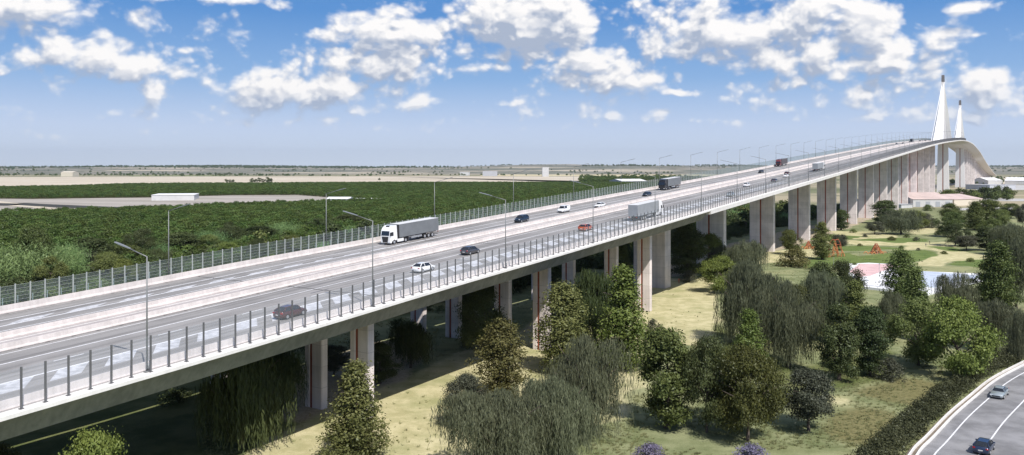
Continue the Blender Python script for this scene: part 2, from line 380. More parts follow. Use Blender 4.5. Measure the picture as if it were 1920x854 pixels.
W.cycles.sampling_method = 'MANUAL'; W.cycles.sample_map_resolution = 512

SC.view_settings.view_transform = 'Standard'; SC.view_settings.look = 'None'; SC.view_settings.exposure = 0.38; SC.view_settings.gamma = 1
SC.cycles.max_bounces = 6; SC.cycles.transparent_max_bounces = 24; SC.cycles.diffuse_bounces = 3; SC.cycles.glossy_bounces = 3
SC.cycles.use_denoising = True
# ---------------------------------------------------------------- bridge
S_END = 3560.0; S0 = -70.0; S1 = 214.0; S_W0 = 640.0
def stations(a, b):
    out = [a]
    while out[-1] < b-1e-6:
        s = out[-1]; st = 4 if s < 300 else 8 if s < 800 else 16
        out.append(min(b, s+st))
    return out
def sweep(mb, a, b, poly, cap=True):
    "closed cross-section poly [(D, dz)...] swept along the bridge"
    mb.loft([[P(s, D, z) for D, z in poly] for s in stations(a, b)], cap)
def strip(mb, a, b, D0, D1, dz):
    "flat sheet on the deck"
    st = stations(a, b); vs = []
    for s in st: vs += [P(s, D0, dz), P(s, D1, dz)]
    mb.add(vs, [(2*i, 2*i+2, 2*i+3, 2*i+1) for i in range(len(st)-1)])
def quad(mb, s0, s1, D0, D1, dz, skew=0.0):
    mb.add([P(s0, D0, dz), P(s1, D0, dz), P(s1+skew, D1, dz), P(s0+skew, D1, dz)], [(0,1,2,3)])

bridge = empty('motorway_bridge', P(0, 94, -20), 0, 'long pale concrete motorway bridge on tall piers climbing to its two cable towers', 'bridge')
bo = Vector(bridge.location)
def bpart(mb, name, mats, parent=None, **k):
    o = mb.build(name, mats, parent or bridge, **k)
    if parent is None: o.matrix_parent_inverse = Matrix.Translation(-bo)
    else: pass
    return o
# near carriageway slab + girder, far carriageway slab + girder (approach), one wide box (main part)
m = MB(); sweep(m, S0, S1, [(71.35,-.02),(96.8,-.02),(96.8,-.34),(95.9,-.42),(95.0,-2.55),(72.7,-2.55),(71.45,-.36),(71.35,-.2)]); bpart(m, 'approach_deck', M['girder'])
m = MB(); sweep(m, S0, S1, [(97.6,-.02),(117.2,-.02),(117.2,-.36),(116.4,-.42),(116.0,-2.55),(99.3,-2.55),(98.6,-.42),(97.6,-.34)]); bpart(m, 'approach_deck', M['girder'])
m = MB(); sweep(m, S1+.05, S_END, [(70.45,-.02),(117.25,-.02),(117.3,-1.05),(104.5,-3.4),(83.5,-3.4),(70.40,-1.05)]); bpart(m, 'main_deck', M['box'])
m = MB(); sweep(m, S1+.05, S_END, [(92.2,-3.42),(95.8,-3.42),(95.4,-3.9),(92.6,-3.9)]); bpart(m, 'girder_rib', M['box'])
# kerbs
m = MB(); sweep(m, S0, S_END, [(70.42,-.20),(71.3,-.20),(71.3,-.015),(71.9,-.015),(71.9,.14),(70.42,.14)]); bpart(m, 'edge_kerb', M['kerb'])
m = MB(); sweep(m, S0, S_END, [(115.8,-.015),(117.3,-.015),(117.3,.14),(115.8,.14)]); bpart(m, 'edge_kerb', M['kerb'])
m = MB(); strip(m, S0, 500, 71.78, 71.88, .144); bpart(m, 'kerb_joint', M['dark'])
m = MB(); strip(m, S0, S_END, 95.3, 95.55, .012); strip(m, S0, S_END, 98.6, 98.85, .012); bpart(m, 'median_cable_cover', M['kerb'])
# running surfaces
m = MB(); strip(m, S0, S_END, 72.0, 93.85, .004); tag(m.build('near_carriageway', M['asphalt']), kind='structure')
m = MB(); strip(m, S0, S_END, 100.5, 115.2, .004); tag(m.build('far_carriageway', M['asphalt']), kind='structure')
m = MB(); strip(m, S0, S1, 94.5, 96.55, .006); strip(m, S0, S1, 97.65, 99.8, .006); strip(m, S1+.2, S_END, 94.5, 99.8, .006); tag(m.build('median_pavement', M['median']), kind='structure')
# markings
mk = MB()
def line(D, w, a=S0, b=1500.0): strip(mk, a, b, D-w/2, D+w/2, .010)
line(73.0, .12); line(80.95, .28); line(88.3, .2); line(92.5, .16); line(101.4, .16); line(104.4, .2); line(107.4, .3); line(111.0, .24)
s = -50.0
while s < 700: quad(mk, s, s+3.2, 84.5, 84.66, .010); s += 12
tag(mk.build('road_markings', M['paint']), kind='structure')
hk = MB(); s = -50.0
while s < 330:
    quad(hk, s, s+3.1, 77.6, 80.8, .010, 2.6); s += 5.4
s = -60.0
while s < 150:
    w = 3.3*min(1, max(.05, (150-s)/190)); quad(hk, s, s+4.3, 107.6, 107.6+w, .010, 5.5*w/3.3); s += 7.5
tag(hk.build('hatched_markings', M['hatch']), kind='structure')
jm = MB()
for s in (35, 86, 137, 188, 214, 283, 420, 560, 700): quad(jm, s, s+.22, 72.7, 93.75, .016); quad(jm, s, s+.22, 100.6, 115.0, .016)
tag(jm.build('expansion_joints', plain('joint_rubber', (.045,.045,.045), .8)), kind='structure')
# faint patch repairs and tyre marks
tk = MB()
for k in range(16):
    s = rnd.uniform(-20, 300); D = rnd.choice((82.5, 86.3, 90.2, 102.8, 106, 112.8))+rnd.uniform(-.6, .6)
    quad(tk, s, s+rnd.uniform(3, 14), D, D+rnd.uniform(.15, .3), .012, rnd.uniform(-.1, .3))
tag(tk.build('tyre_marks', plain('tyre_mark', (.11,.11,.125), .8)), kind='structure')

# concrete safety barriers: four runs, each a thing
JER = [(0,0),(0,.10),(.16,.34),(.24,.92),(.46,.92),(.54,.34),(.70,.10),(.70,0)]
def barrier(D, label, sc=1.0, joints=6.0, slots=True):
    r = empty('concrete_barrier', P(0, D, 0), 0, label, 'barrier', None); r0 = Matrix.Translation(-Vector(r.location))
    m = MB(); sweep(m, S0, S_END, [(D+a, .006+b*sc) for a, b in JER]); o = m.build('barrier_wall', M['barrier'], r); o.matrix_parent_inverse = r0
    if slots:
        m = MB(); s = S0
        while s < 330:
            quad(m, s, s+.5, D-.34, D-.02, .016); s += 3.0
        strip(m, S0, 700, D-.14, D-.02, .013)
        o = m.build('drain_slots', M['dark'], r, kind='stuff'); o.matrix_parent_inverse = r0
    m = MB(); s = S0
    while s < 420:
        m.box((0,0,0), (.02,.72,.9), Matrix.Translation(Vector(P(s, D+.35, .47*sc)))@Matrix.Rotation(-TH, 4, 'Z')@Matrix.Rotation(math.pi/2, 4, 'Z')@Matrix.Scale(.2,4,(0,0,1))) if False else None
        s += joints
    return r
barrier(71.95, 'white concrete safety barrier along the near edge of the bridge deck, behind the dark posts', 1.0, slots=False)
barrier(93.85, 'pale concrete median barrier beside the carriageway nearer the camera', .82)
barrier(99.8, 'pale concrete median barrier beside the carriageway farther from the camera', .82, slots=False)
barrier(115.1, 'white concrete safety barrier along the far edge of the bridge deck', 1.15)
# channel between kerb and barrier foot (near edge)

# screens: near (tall dark posts, clear glass), far (pale posts, rails, tinted glass)
def screen(D, h, mats, glass, label, rails, sub, wide, s_first, side):
    r = empty('screen_fence', P(0, D, 0), 0, label, 'fence'); ri = Matrix.Translation(-Vector(r.location))
    one = MB(); one.box((0,0,.14+h/2), (wide,.16,h)); one.box((0,0,.17), (.34,.34,.06))
    me = None; k = 0; s = s_first
    many = MB()
    while s < 1480:
        if k < 100:
            if me is None:
                o = one.build('post', mats, r); me = o.data
            else:
                o = link('post', me, r)
            o.matrix_parent_inverse = ri
            p = P(s, D); o.matrix_basis = Matrix.Translation(p)@Matrix.Rotation(-TH, 4, 'Z')
        else:
            many.box((0,0,0), (wide,.16,h), Matrix.Translation(Vector(P(s, D, .14+h/2)))@Matrix.Rotation(-TH, 4, 'Z'))
        k += 1; s += 2.0
    o = many.build('post_row', mats, r, kind='stuff'); o.matrix_parent_inverse = ri
    if sub:                                   # short intermediate posts on the outer face
        m = MB(); s = s_first+.9
        while s < 420: m.box((0,0,0), (.08,.08,2.0), Matrix.Translation(Vector(P(s, D+1.1, .8)))@Matrix.Rotation(-TH, 4, 'Z')); s += 2.0
        o = m.build('short_post_row', mats, r, kind='stuff'); o.matrix_parent_inverse = ri
    for z in rails:
        m = MB(); sweep(m, S0, 1480, [(D-.013,z-.013),(D+.013,z-.013),(D+.013,z+.013),(D-.013,z+.013)]); o = m.build('rail', M['post_far'] if sub else mats, r); o.matrix_parent_inverse = ri
    m = MB(); a, b = glass; sweep(m, S0, 1480, [(D+.06,a),(D+.075,a),(D+.075,b),(D+.06,b)]); o = m.build('glass_pane', M['glass_far'] if sub else M['glass'], r); o.matrix_parent_inverse = ri
    return r
screen(71.15, 3.55, M['post'], (.5, 3.6), 'clear glass screen between tall dark posts along the near edge of the bridge', (.42,), False, .115, -46.0, 0)
screen(116.2, 3.5, M['post_far'], (1.0, 3.45), 'tinted screen with pale posts and fine horizontal wires along the far edge of the bridge', (1.4,1.9,2.4,2.9,3.45), True, .11, -20.0, 1)

# lamps
def make_lamp(label, h, group, side):
    r = empty('street_lamp', (0,0,0), 0, label, 'street lamp', group)
    m = MB(); m.tube((0,0,0), (0,0,h), .095, .06, 8); m.box((0,0,.05), (.45,.45,.1)); m.box((.16,0,.5), (.2,.2,.55)); m.build('pole', M['lamp'], r, True)
    # arm reaches over the carriageway (local +y)
    m = MB(); m.tube((0,0,h-.05), (0,2.9*side,h+.62), .055, .045, 6); m.build('arm', M['lamp'], r, True)
    m = MB(); a = Vector((0,2.7*side,h+.60)); b = Vector((0,5.2*side,h+1.12)); 
    m.loft([[a+Vector((-.10,0,-.03)),a+Vector((.10,0,-.03)),a+Vector((.10,0,.05)),a+Vector((-.10,0,.05))],
            [(a+b)/2+Vector((-.15,0,-.04)),(a+b)/2+Vector((.15,0,-.04)),(a+b)/2+Vector((.12,0,.07)),(a+b)/2+Vector((-.12,0,.07))],
            [b+Vector((-.14,0,-.03)),b+Vector((.14,0,-.03)),b+Vector((.10,0,.05)),b+Vector((-.10,0,.05))]]); m.build('lamp_head', M['lamp_head'], r)
    return r
def place_lamps(proto, s0, step, D, last, special):
    k = 0; s = s0
    while s < last:
        o = proto if k == 0 else copy_tree(proto)
        o.location = P(s, D, .15 if D > 80 else .14); o.rotation_euler = (0, 0, -TH+math.pi/2 if False else math.pi/2-TH)
        if k in special: o['label'] = special[k]
        k += 1; s += step
L1 = make_lamp('small grey street lamp higher up the row on the near edge of the bridge', 11.2, 'street lamps along the near edge of the bridge', 1)
# local x along the bridge, local y across it
NEAR_L = {0:'tallest grey street lamp at the near edge, left of the maroon car', 1:'grey street lamp at the near edge, in front of the white lorry cab',
          2:'grey street lamp at the near edge just right of the dark grey hatchback', 3:'grey street lamp at the near edge beside the orange red car', 4:'grey street lamp at the near edge beside the front of the pale grey truck'}
place_lamps(L1, 47.8, 32.3, 71.45, 1450, NEAR_L)
L2 = make_lamp('small grey street lamp higher up the row on the far edge of the bridge', 11.2, 'street lamps along the far edge of the bridge', -1)
FAR_L = {0:'thin grey street lamp on the far edge fence, nearest the bright green bushes', 1:'thin grey street lamp on the far edge, just left of the white lorry', 2:'thin grey street lamp on the far edge behind the tail of the white truck',
         3:'thin grey street lamp on the far edge above the dark blue car', 4:'thin grey street lamp on the far edge just beyond the white van'}
place_lamps(L2, 81.4, 35.0, 115.95, 1450, FAR_L)

# piers
def base_quad(s, D, w, t):
    pass
def pier(s, D, w, t, z1, red=.45, z0=-.5, flare=1.0, redmat='red', name='pier'):
    "column: w across the bridge, t along it, recess line on both broad faces"
    c = Vector((DIR*s+NRM*D)); Mx = Matrix.Translation(c)@Matrix.Rotation(-TH, 4, 'Z')    # local x = transverse towards camera right, y along bridge
    r = w*(red-.5)*-1                                                        # red line sits left of centre
    g = .60 if w > 5 else .42
    m = MB()
    # two leaves with a recess between, chamfered corners
    xl, xr = -w/2, w/2; xa, xb = -r-g/2, -r+g/2; ch = .12
    def leaf(a, b):
        bot = [(a+ch,-t/2),(b-ch,-t/2),(b,-t/2+ch),(b,t/2-ch),(b-ch,t/2),(a+ch,t/2),(a,t/2-ch),(a,-t/2+ch)]
        m.loft([[Mx@Vector((x*flare, y*flare, z0)) for x, y in bot], [Mx@Vector((x, y, z1)) for x, y in bot]])
    leaf(xl, xa); leaf(xb, xr)
    o = m.build(name, M['pier'], bridge); o.matrix_parent_inverse = Matrix.Translation(-bo)
    m = MB(); m.box(((xa+xb)/2, 0, (z0+z1-.5)/2), (g+.02 if False else g-.004, t-.24, z1-.5-z0), Mx); q = m.build('recess_strip', M[redmat], o)
    return o
for s, Dl in ((86,(78.7,87.7,99.9,109.2)),(137,(78.7,87.7,99.9,109.2)),(188,(78.7,87.7,99.9,109.2)),(35,(78.7,87.7,99.9,109.2))):
    for D in Dl: pier(s, D, 3.5, 1.3, zd(s)-2.57, red=.36)
s_list = [228, 283, 351, 420, 488]
while s_list[-1] < 1120: s_list.append(s_list[-1]+70.5)
for k, s in enumerate(s_list): pier(s, 93.0, 10.0 if s < 900 else 11.5, 4.6 if k == 0 else 3.0, zd(s)-3.42, red=.46)
PYL1, PYL2 = 1387.0, 1808.0
s = PYL2+75
while s < S_END-150: pier(s, 93.2, 11.5, 3.0, zd(s)-3.42, red=.46); s += 75

# towers
cab_m = plain('stay_cable_white', (.80,.80,.80), .5)
def tower(s, H, label):
    zb = zd(s); c = Vector((DIR*s+NRM*97.1)); Mx = Matrix.Translation(c)@Matrix.Rotation(-TH, 4, 'Z')
    m = MB()
    for a, b in ((-1,-.09),(.09,1)):
        def ring(wd, tk, z): 
            return [Mx@Vector((x*wd/2, y*tk/2, z)) for x, y in ((a,-1),(b,-1),(b,1),(a,1))]
        m.loft([ring(17,7,-.5), ring(13.5,6,zb-3.45)])
        m.loft([ring(6.2,6.5,zb+.05), ring(4.4,4.4,zb+H*.86), ring(3.6,3.4,zb+H)])
    o = m.build('cable_tower', M['pylon'], bridge); o.matrix_parent_inverse = Matrix.Translation(-bo); o['label'] = label
    m = MB(); m.frustum((0,0,-.5), (1.5,5.4), (0,0,zb-3.5), (1.2,5.0), Mx); m.frustum((0,0,zb+.05), (.55,5.9), (0,0,zb+H*.9), (.38,3.6), Mx); m.build('recess_strip', M['red'], o)
    m = MB(); m.frustum((0,0,zb+H*.90), (4.3,4.3), (0,0,zb+H+.4), (3.8,3.8), Mx); m.build('tower_cap', plain('tower_cap_grey', (.16,.15,.15), .7), o)
    for side in (-1, 1):
        for k in range(20):
            u = (k+.6)/20; ds = side*(8+u*176); h = H*(.40+.50*u)
            for dD in (-.9, .9):
                cm = MB(); cm.tube(P(s+ds, 97.1+dD*1.2, .2), Vector((c.x, c.y, zb+h))+Vector((NRM*dD*1.1)), .42, .42, 5, False)
                cm.build('stay_cable', cab_m, o)
    return o
tower(PYL1, 98.5, 'nearer and taller looking cable tower'); tower(PYL2, 90.0, 'farther cable tower')
# ---------------------------------------------------------------- ground
def vnoise(x, y, seed=0):
    xi = np.floor(x).astype(np.int64); yi = np.floor(y).astype(np.int64); fx = x-xi; fy = y-yi
    fx = fx*fx*(3-2*fx); fy = fy*fy*(3-2*fy)
    def h(a, b):
        n = (a*374761393+b*668265263+seed*982451653) & 0xffffffff
        n = ((n ^ (n >> 13))*1274126177) & 0xffffffff
        return ((n ^ (n >> 16)) & 0xffff)/65535.0
    return (h(xi, yi)*(1-fx)+h(xi+1, yi)*fx)*(1-fy)+(h(xi, yi+1)*(1-fx)+h(xi+1, yi+1)*fx)*fy
def fbm(x, y, o=4, seed=0):
    r = 0; a = .5
    for k in range(o): r = r+a*vnoise(x*2**k, y*2**k, seed+k); a *= .5
    return r
def inpoly(px, py, poly):
    ins = np.zeros(px.shape, bool); n = len(poly)
    for i in range(n):
        x0, y0 = poly[i]; x1, y1 = poly[(i+1) % n]
        if y0 == y1: continue
        c = ((py < y0) != (py < y1)) & (px < (x1-x0)*(py-y0)/(y1-y0)+x0); ins ^= c
    return ins
def gp(poly, z=0.0): return [ground(x, y, z) for x, y in poly]
def axis(lo, hi, step, far, grow=1.35):
    a = list(np.arange(lo, hi+.01, step)); s = step; x = a[-1]
    while x < far: s *= grow; x += s; a.append(x)
    s = step; x = a[0]; b = []
    while x > -far: s *= grow; x -= s; b.append(x)
    return np.array(b[::-1]+a)
gx = axis(-110, 330, 1.3, 40000); gy = axis(40, 640, 1.5, 40000)
GX, GY = np.meshgrid(gx, gy); 
Z = (fbm(GX/22, GY/22, 4, 3)-.47)*.5
Z = np.where((GY < 30) | (GY > 640) | (GX < -110) | (GX > 330), 0, Z)
# low mounds of the park
for x, y, rx, ry, h in ((1655,478,16,9,.5),(1700,482,22,12,.9),(1840,505,24,16,.9),(1620,455,20,10,.6),(1560,445,18,8,.5)):
    cx, cy = ground(x, y); Z += h*np.exp(-((GX-cx)/rx)**2-((GY-cy)/ry)**2)
# painted cover, as outlines on the ground (photo positions laid back on the ground plane)
def z8(l): return [(1600+x/5.3375, 360+y/5.3375) for x, y in l]
SAND = [[(420,870),(600,775),(735,712),(900,645),(1010,618),(1180,560),(1232,522),(1335,520),(1342,560),(1352,600),(1345,655),(1262,640),(1228,655),(1240,690),(1205,725),(1182,752),(1150,790),(1060,815),(960,870)],
        z8([(600,755),(640,700),(850,640),(880,605),(700,572),(400,585),(560,540),(0,530),(-300,520),(-300,470),(0,490),(600,510),(850,495),(1060,505),(1010,560),(1150,610),(1340,635),(1600,640),(1340,665),(1150,690),(1000,712),(870,770)]),
        z8([(-200,400),(250,395),(420,440),(360,480),(-200,470)]), z8([(430,365),(870,360),(1000,400),(600,430)]),
        z8([(-1100,620),(-300,560),(-250,640),(-760,700),(-1100,740)]),
        [(1560,748),(1600,736),(1625,740),(1590,762),(1560,765)], [(1900,560),(1930,590),(1930,640),(1905,640)]]
DIRT = [[(1180,560),(1232,522),(1330,505),(1460,470),(1530,450),(1640,408),(1700,392),(1650,398),(1560,415),(1400,450),(1250,485),(1120,540),(1000,600),(940,660),(1020,670)],
        [(480,740),(700,640),(820,640),(720,745),(560,800)]]
GREEN = [[(-50,700),(330,640),(560,700),(560,760),(740,735),(760,745),(700,790),(560,830),(430,880),(-50,900)],
         [(1165,655),(1228,652),(1236,672),(1200,715),(1165,705)], [(1310,500),(1345,488),(1350,512),(1290,514)],
         [(1340,600),(1480,690),(1680,640),(1660,700),(1500,740),(1300,660)]]
LAWN = [z8([(-40,620),(-300,650),(-700,700),(-500,760),(400,740),(600,700),(400,640),(100,660)]), z8([(400,610),(560,585),(700,585),(840,610),(850,640),(740,680),(600,700),(420,690)]),
        z8([(1000,740),(1060,700),(1200,680),(1400,670),(1400,800),(1130,770),(970,760)]), z8([(-150,545),(0,540),(300,545),(500,570),(300,580),(0,600),(-200,590)]),
        z8([(0,500),(100,470),(700,460),(700,490),(500,520)]), z8([(750,550),(1000,545),(1150,590),(1000,600)]), z8([(-500,470),(-100,440),(100,450),(-200,500)])]
BROWN = [[(1560,775),(1600,755),(1690,775),(1700,800),(1640,840),(1560,835)], [(1610,722),(1700,700),(1780,715),(1745,760),(1650,745),(1580,735)], [(1420,560),(1500,600),(1420,680),(1370,640)]]
wx = GX+(fbm(GX/9, GY/9, 4, 11)-.47)*9; wy = GY+(fbm(GX/9+50, GY/9, 4, 17)-.47)*9
def mask(polys, blur=2):
    a = np.zeros(GX.shape, bool)
    for p in polys: a |= inpoly(wx, wy, gp(p))
    a = a.astype(float)
    for _ in range(blur):
        b = a.copy(); b[1:-1,1:-1] = (a[1:-1,1:-1]*2+a[:-2,1:-1]+a[2:,1:-1]+a[1:-1,:-2]+a[1:-1,2:])/6; a = b
    return a
aS, aD, aG, aL, aB = mask(SAND, 4), mask(DIRT, 6), mask(GREEN, 6), mask(LAWN, 2), mask(BROWN, 8)
park = 1-np.clip((np.maximum(np.abs(GX-90)/330, np.abs(GY-300)/420)-.8)*4, 0, 1)
nx, ny = len(gx), len(gy)
idx = np.arange(nx*ny).reshape(ny, nx)
F = np.stack([idx[:-1,:-1].ravel(), idx[:-1,1:].ravel(), idx[1:,1:].ravel(), idx[1:,:-1].ravel()], 1)
V = np.stack([GX.ravel(), GY.ravel(), Z.ravel()], 1)
gm, nt, b = new_mat('ground_cover'); b.inputs['Roughness'].default_value = .95; b.inputs['Specular IOR Level'].default_value = .1
def attr(n):
    a = nt.nodes.new('ShaderNodeAttribute'); a.attribute_name = n; return a.outputs['Fac']
wp = world_pos(nt)
n_f = noise(nt, 1.6, 6, .7, wp); n_m = noise(nt, .16, 5, .6, wp); n_l = noise(nt, .045, 4, .55, wp); n_st = noise(nt, .5, 5, .65, scaled(nt, wp, (.25, 1.2, 1)))
def edge(a, lo=.3, hi=.7):
    return maprange(nt, math_(nt, 'ADD', a, math_(nt, 'MULTIPLY', math_(nt, 'SUBTRACT', n_f, .5), .7)), lo, hi)
grass = mix(nt, (.16,.185,.085), (.27,.285,.155), maprange(nt, n_m, .35, .65))
grass = mix(nt, grass, (.33,.32,.17), maprange(nt, n_l, .48, .68, 0, .75))
grass = mix(nt, grass, (.085,.10,.035), maprange(nt, n_st, .50, .75, 0, .6))
far1 = mix(nt, (.38,.33,.23), (.17,.18,.10), maprange(nt, noise(nt, .0021, 5, .6, scaled(nt, wp, (.35, 1, 1))), .44, .56))
far1 = mix(nt, far1, (.11,.125,.075), maprange(nt, noise(nt, .008, 5, .65, scaled(nt, wp, (.5, 1, 1))), .5, .66, 0, .8))
c = mix(nt, far1, grass, attr('park'))
sand = mix(nt, (.42,.385,.21), (.57,.515,.31), maprange(nt, noise(nt, .33, 5, .65, wp), .35, .65)); sand = mix(nt, sand, (.28,.29,.13), maprange(nt, noise(nt, .10, 5, .6, wp), .48, .68, 0, .6))
dirt = mix(nt, (.36,.29,.21), (.50,.42,.31), maprange(nt, n_f, .35, .65))
lawn = mix(nt, (.095,.145,.040), (.17,.21,.07), maprange(nt, n_st, .35, .65))
brown = mix(nt, (.12,.11,.045), (.21,.185,.085), maprange(nt, n_f, .35, .65))
c = mix(nt, c, mix(nt, (.10,.125,.042), (.19,.20,.085), maprange(nt, n_m, .35, .65)), edge(attr('green')))
c = mix(nt, c, brown, math_(nt, 'MULTIPLY', edge(attr('brown')), .85))
c = mix(nt, c, dirt, math_(nt, 'MULTIPLY', edge(attr('dirt')), .9))
c = mix(nt, c, sand, edge(attr('sand')))
c = mix(nt, c, lawn, edge(attr('lawn')))
c = mix(nt, c, (.5,.5,.5), maprange(nt, noise(nt, 5.5, 4, .7, wp), .3, .7, .30, 0), 'MULTIPLY')
nt.links.new(c, b.inputs['Base Color'])
bp = nt.nodes.new('ShaderNodeBump'); bp.inputs['Strength'].default_value = .5; bp.inputs['Distance'].default_value = .25; nt.links.new(n_f, bp.inputs['Height']); nt.links.new(bp.outputs[0], b.inputs['Normal'])
me = np_mesh('ground', V, F, [gm], [(n, 'POINT', a.ravel()) for n, a in (('sand',aS),('dirt',aD),('green',aG),('lawn',aL),('brown',aB),('park',park))])
g = bpy.data.objects.new('ground', me); COL.objects.link(g); g['kind'] = 'structure'

# far fields: flat sheets laid on the plain
def field_mat(name, ca, cb, sc, st=(1,1,1), ang=0.0):
    m, nt, b = new_mat(name); b.inputs['Roughness'].default_value = .95; b.inputs['Specular IOR Level'].default_value = .1
    r = nt.nodes.new('ShaderNodeVectorRotate'); r.rotation_type = 'Z_AXIS'; r.inputs['Angle'].default_value = ang; nt.links.new(world_pos(nt), r.inputs['Vector'])
    f = noise(nt, sc, 5, .6, scaled(nt, r.outputs[0], st)); f2 = noise(nt, sc*9, 4, .6, scaled(nt, r.outputs[0], st))
    f = math_(nt, 'ADD', math_(nt, 'MULTIPLY', f, .65), math_(nt, 'MULTIPLY', f2, .35))
    nt.links.new(mix(nt, ca, cb, maprange(nt, f, .36, .64)), b.inputs['Base Color']); return m
fm_beige = field_mat('field_beige', (.42,.36,.28), (.56,.50,.41), .004, (.4,1.6,1))
fm_grey = field_mat('field_ploughed', (.27,.245,.215), (.40,.365,.33), .02, (.15,1.2,1), .25)
fm_gold = field_mat('field_gold', (.42,.36,.22), (.58,.51,.34), .003, (.4,1.5,1))
fm_green = field_mat('field_green', (.13,.15,.07), (.24,.25,.13), .006, (.4,1.5,1))
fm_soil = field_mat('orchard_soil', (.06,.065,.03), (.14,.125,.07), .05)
def sheet(name, poly, mat, z):
    m = MB(); p = gp(poly); m.add([(x, y, z) for x, y in p], [tuple(range(len(p)))]); o = m.build(name, mat); o['kind'] = 'structure'; return o
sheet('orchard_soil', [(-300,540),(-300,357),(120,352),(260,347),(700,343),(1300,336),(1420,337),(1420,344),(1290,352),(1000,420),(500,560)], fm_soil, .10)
sheet('ploughed_field', [(-60,404),(-60,377),(0,373),(60,374),(280,371),(430,367),(560,366),(700,378),(640,383),(520,386),(380,392),(300,396),(130,402)], fm_grey, .25)
sheet('beige_field', [(-300,357),(-300,331),(0,332.5),(280,331.5),(700,331),(1085,331.5),(1105,337),(1090,343),(1100,340),(700,345),(250,350)], fm_beige, .20)
sheet('gold_field', [(1270,331),(1275,325),(1420,323),(1470,325.5),(1440,331.5),(1380,334)], fm_gold, .30)
sheet('field_path', [(-40,377),(0,378),(100,391),(130,400),(100,402),(60,390),(-40,384)], fm_beige, .40)
sheet('green_field', [(240,331.3),(250,329),(420,328.6),(430,331)], fm_green, .35)
sheet('pale_field', [(900,330.5),(905,325.5),(1270,325),(1260,331)], fm_gold, .26)
sheet('pale_field', [(1250,335),(1270,332),(1380,334.5),(1330,340)], fm_gold, .36)
# drainage ditch across the ploughed field: two dark banks
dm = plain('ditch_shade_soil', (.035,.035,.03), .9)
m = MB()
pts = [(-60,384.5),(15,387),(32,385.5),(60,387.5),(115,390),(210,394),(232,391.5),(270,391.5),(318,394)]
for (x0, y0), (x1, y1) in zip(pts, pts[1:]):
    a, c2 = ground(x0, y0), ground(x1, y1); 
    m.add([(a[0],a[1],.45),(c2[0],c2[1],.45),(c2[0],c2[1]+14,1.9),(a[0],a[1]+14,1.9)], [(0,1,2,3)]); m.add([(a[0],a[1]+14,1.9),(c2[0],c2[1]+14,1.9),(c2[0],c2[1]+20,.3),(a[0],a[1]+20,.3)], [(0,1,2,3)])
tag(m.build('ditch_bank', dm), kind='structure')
# service tracks under and beyond the far right end of the bridge
tm = plain('track_concrete', (.42,.41,.40), .9, var=.12, vscale=.05)
sheet('service_road', [(1835,385),(1845,372),(1960,374),(1960,378),(1862,377.5),(1852,387)], tm, .12)
sheet('service_road', [(1780,392),(1850,389),(1960,391),(1960,394),(1850,393),(1785,396)], tm, .14)
sheet('works_yard', [(1825,358),(1850,348.5),(1960,347),(1960,356),(1895,357)], tm, .16)
sheet('brown_field', [(1780,346),(1860,333),(1960,331),(1960,345),(1900,347)], fm_beige, .11)
sheet('track', [(370,760.5),(376,764),(200,812),(190,806)], fm_gold, .5) if False else None

# hills along the horizon
hx = np.arange(-14000, 16001, 120.0); hy = np.array([5200,5600,6000,6500,7000,7600,8300,9200,10500,12500,15000.])
HX, HY = np.meshgrid(hx, hy)
prof = np.interp(HY, [5200,6000,7000,8300,10500,15000], [-3,6,18,40,72,100])
HZ = prof*(.55+.75*fbm(HX/1500, HY/2600, 4, 5)) + (fbm(HX/420, HY/900, 4, 9)-.47)*16*np.clip((HY-5200)/2000,0,1)
bump = 60*np.exp(-((HX-900)/1500)**2)*np.clip((HY-6500)/3000, 0, 1)
HZ = HZ+bump*.5; HZ[0] = -4
i2 = np.arange(HX.size).reshape(HX.shape)
F2 = np.stack([i2[:-1,:-1].ravel(), i2[:-1,1:].ravel(), i2[1:,1:].ravel(), i2[1:,:-1].ravel()], 1)
hm, nt, b = new_mat('hill_scrub'); b.inputs['Roughness'].default_value = .95; b.inputs['Specular IOR Level'].default_value = .1
wp = world_pos(nt); c = mix(nt, (.26,.235,.19), (.15,.155,.12), maprange(nt, noise(nt, .0016, 6, .62, scaled(nt, wp, (.45,1,1))), .42, .56))
c = mix(nt, c, (.05,.06,.035), maprange(nt, noise(nt, .006, 6, .7, scaled(nt, wp, (.7,1,1))), .52, .62)); c = mix(nt, c, (.46,.40,.31), maprange(nt, noise(nt, .0011, 4, .6, scaled(nt, wp, (.4,1,1))), .56, .62))
nt.links.new(c, b.inputs['Base Color'])
h = bpy.data.objects.new('hills', np_mesh('hills', np.stack([HX.ravel(), HY.ravel(), HZ.ravel()], 1), F2, [hm])); COL.objects.link(h); h['kind'] = 'structure'
def hill_z(x, y):
    "height of the hills mesh at x, y"
    j = int(np.clip(np.searchsorted(hy, y)-1, 0, len(hy)-2)); i = int(np.clip((x-hx[0])//120, 0, len(hx)-2)); tx = (x-hx[i])/120; ty = (y-hy[j])/(hy[j+1]-hy[j])
    return (HZ[j,i]*(1-tx)+HZ[j,i+1]*tx)*(1-ty)+(HZ[j+1,i]*(1-tx)+HZ[j+1,i+1]*tx)*ty
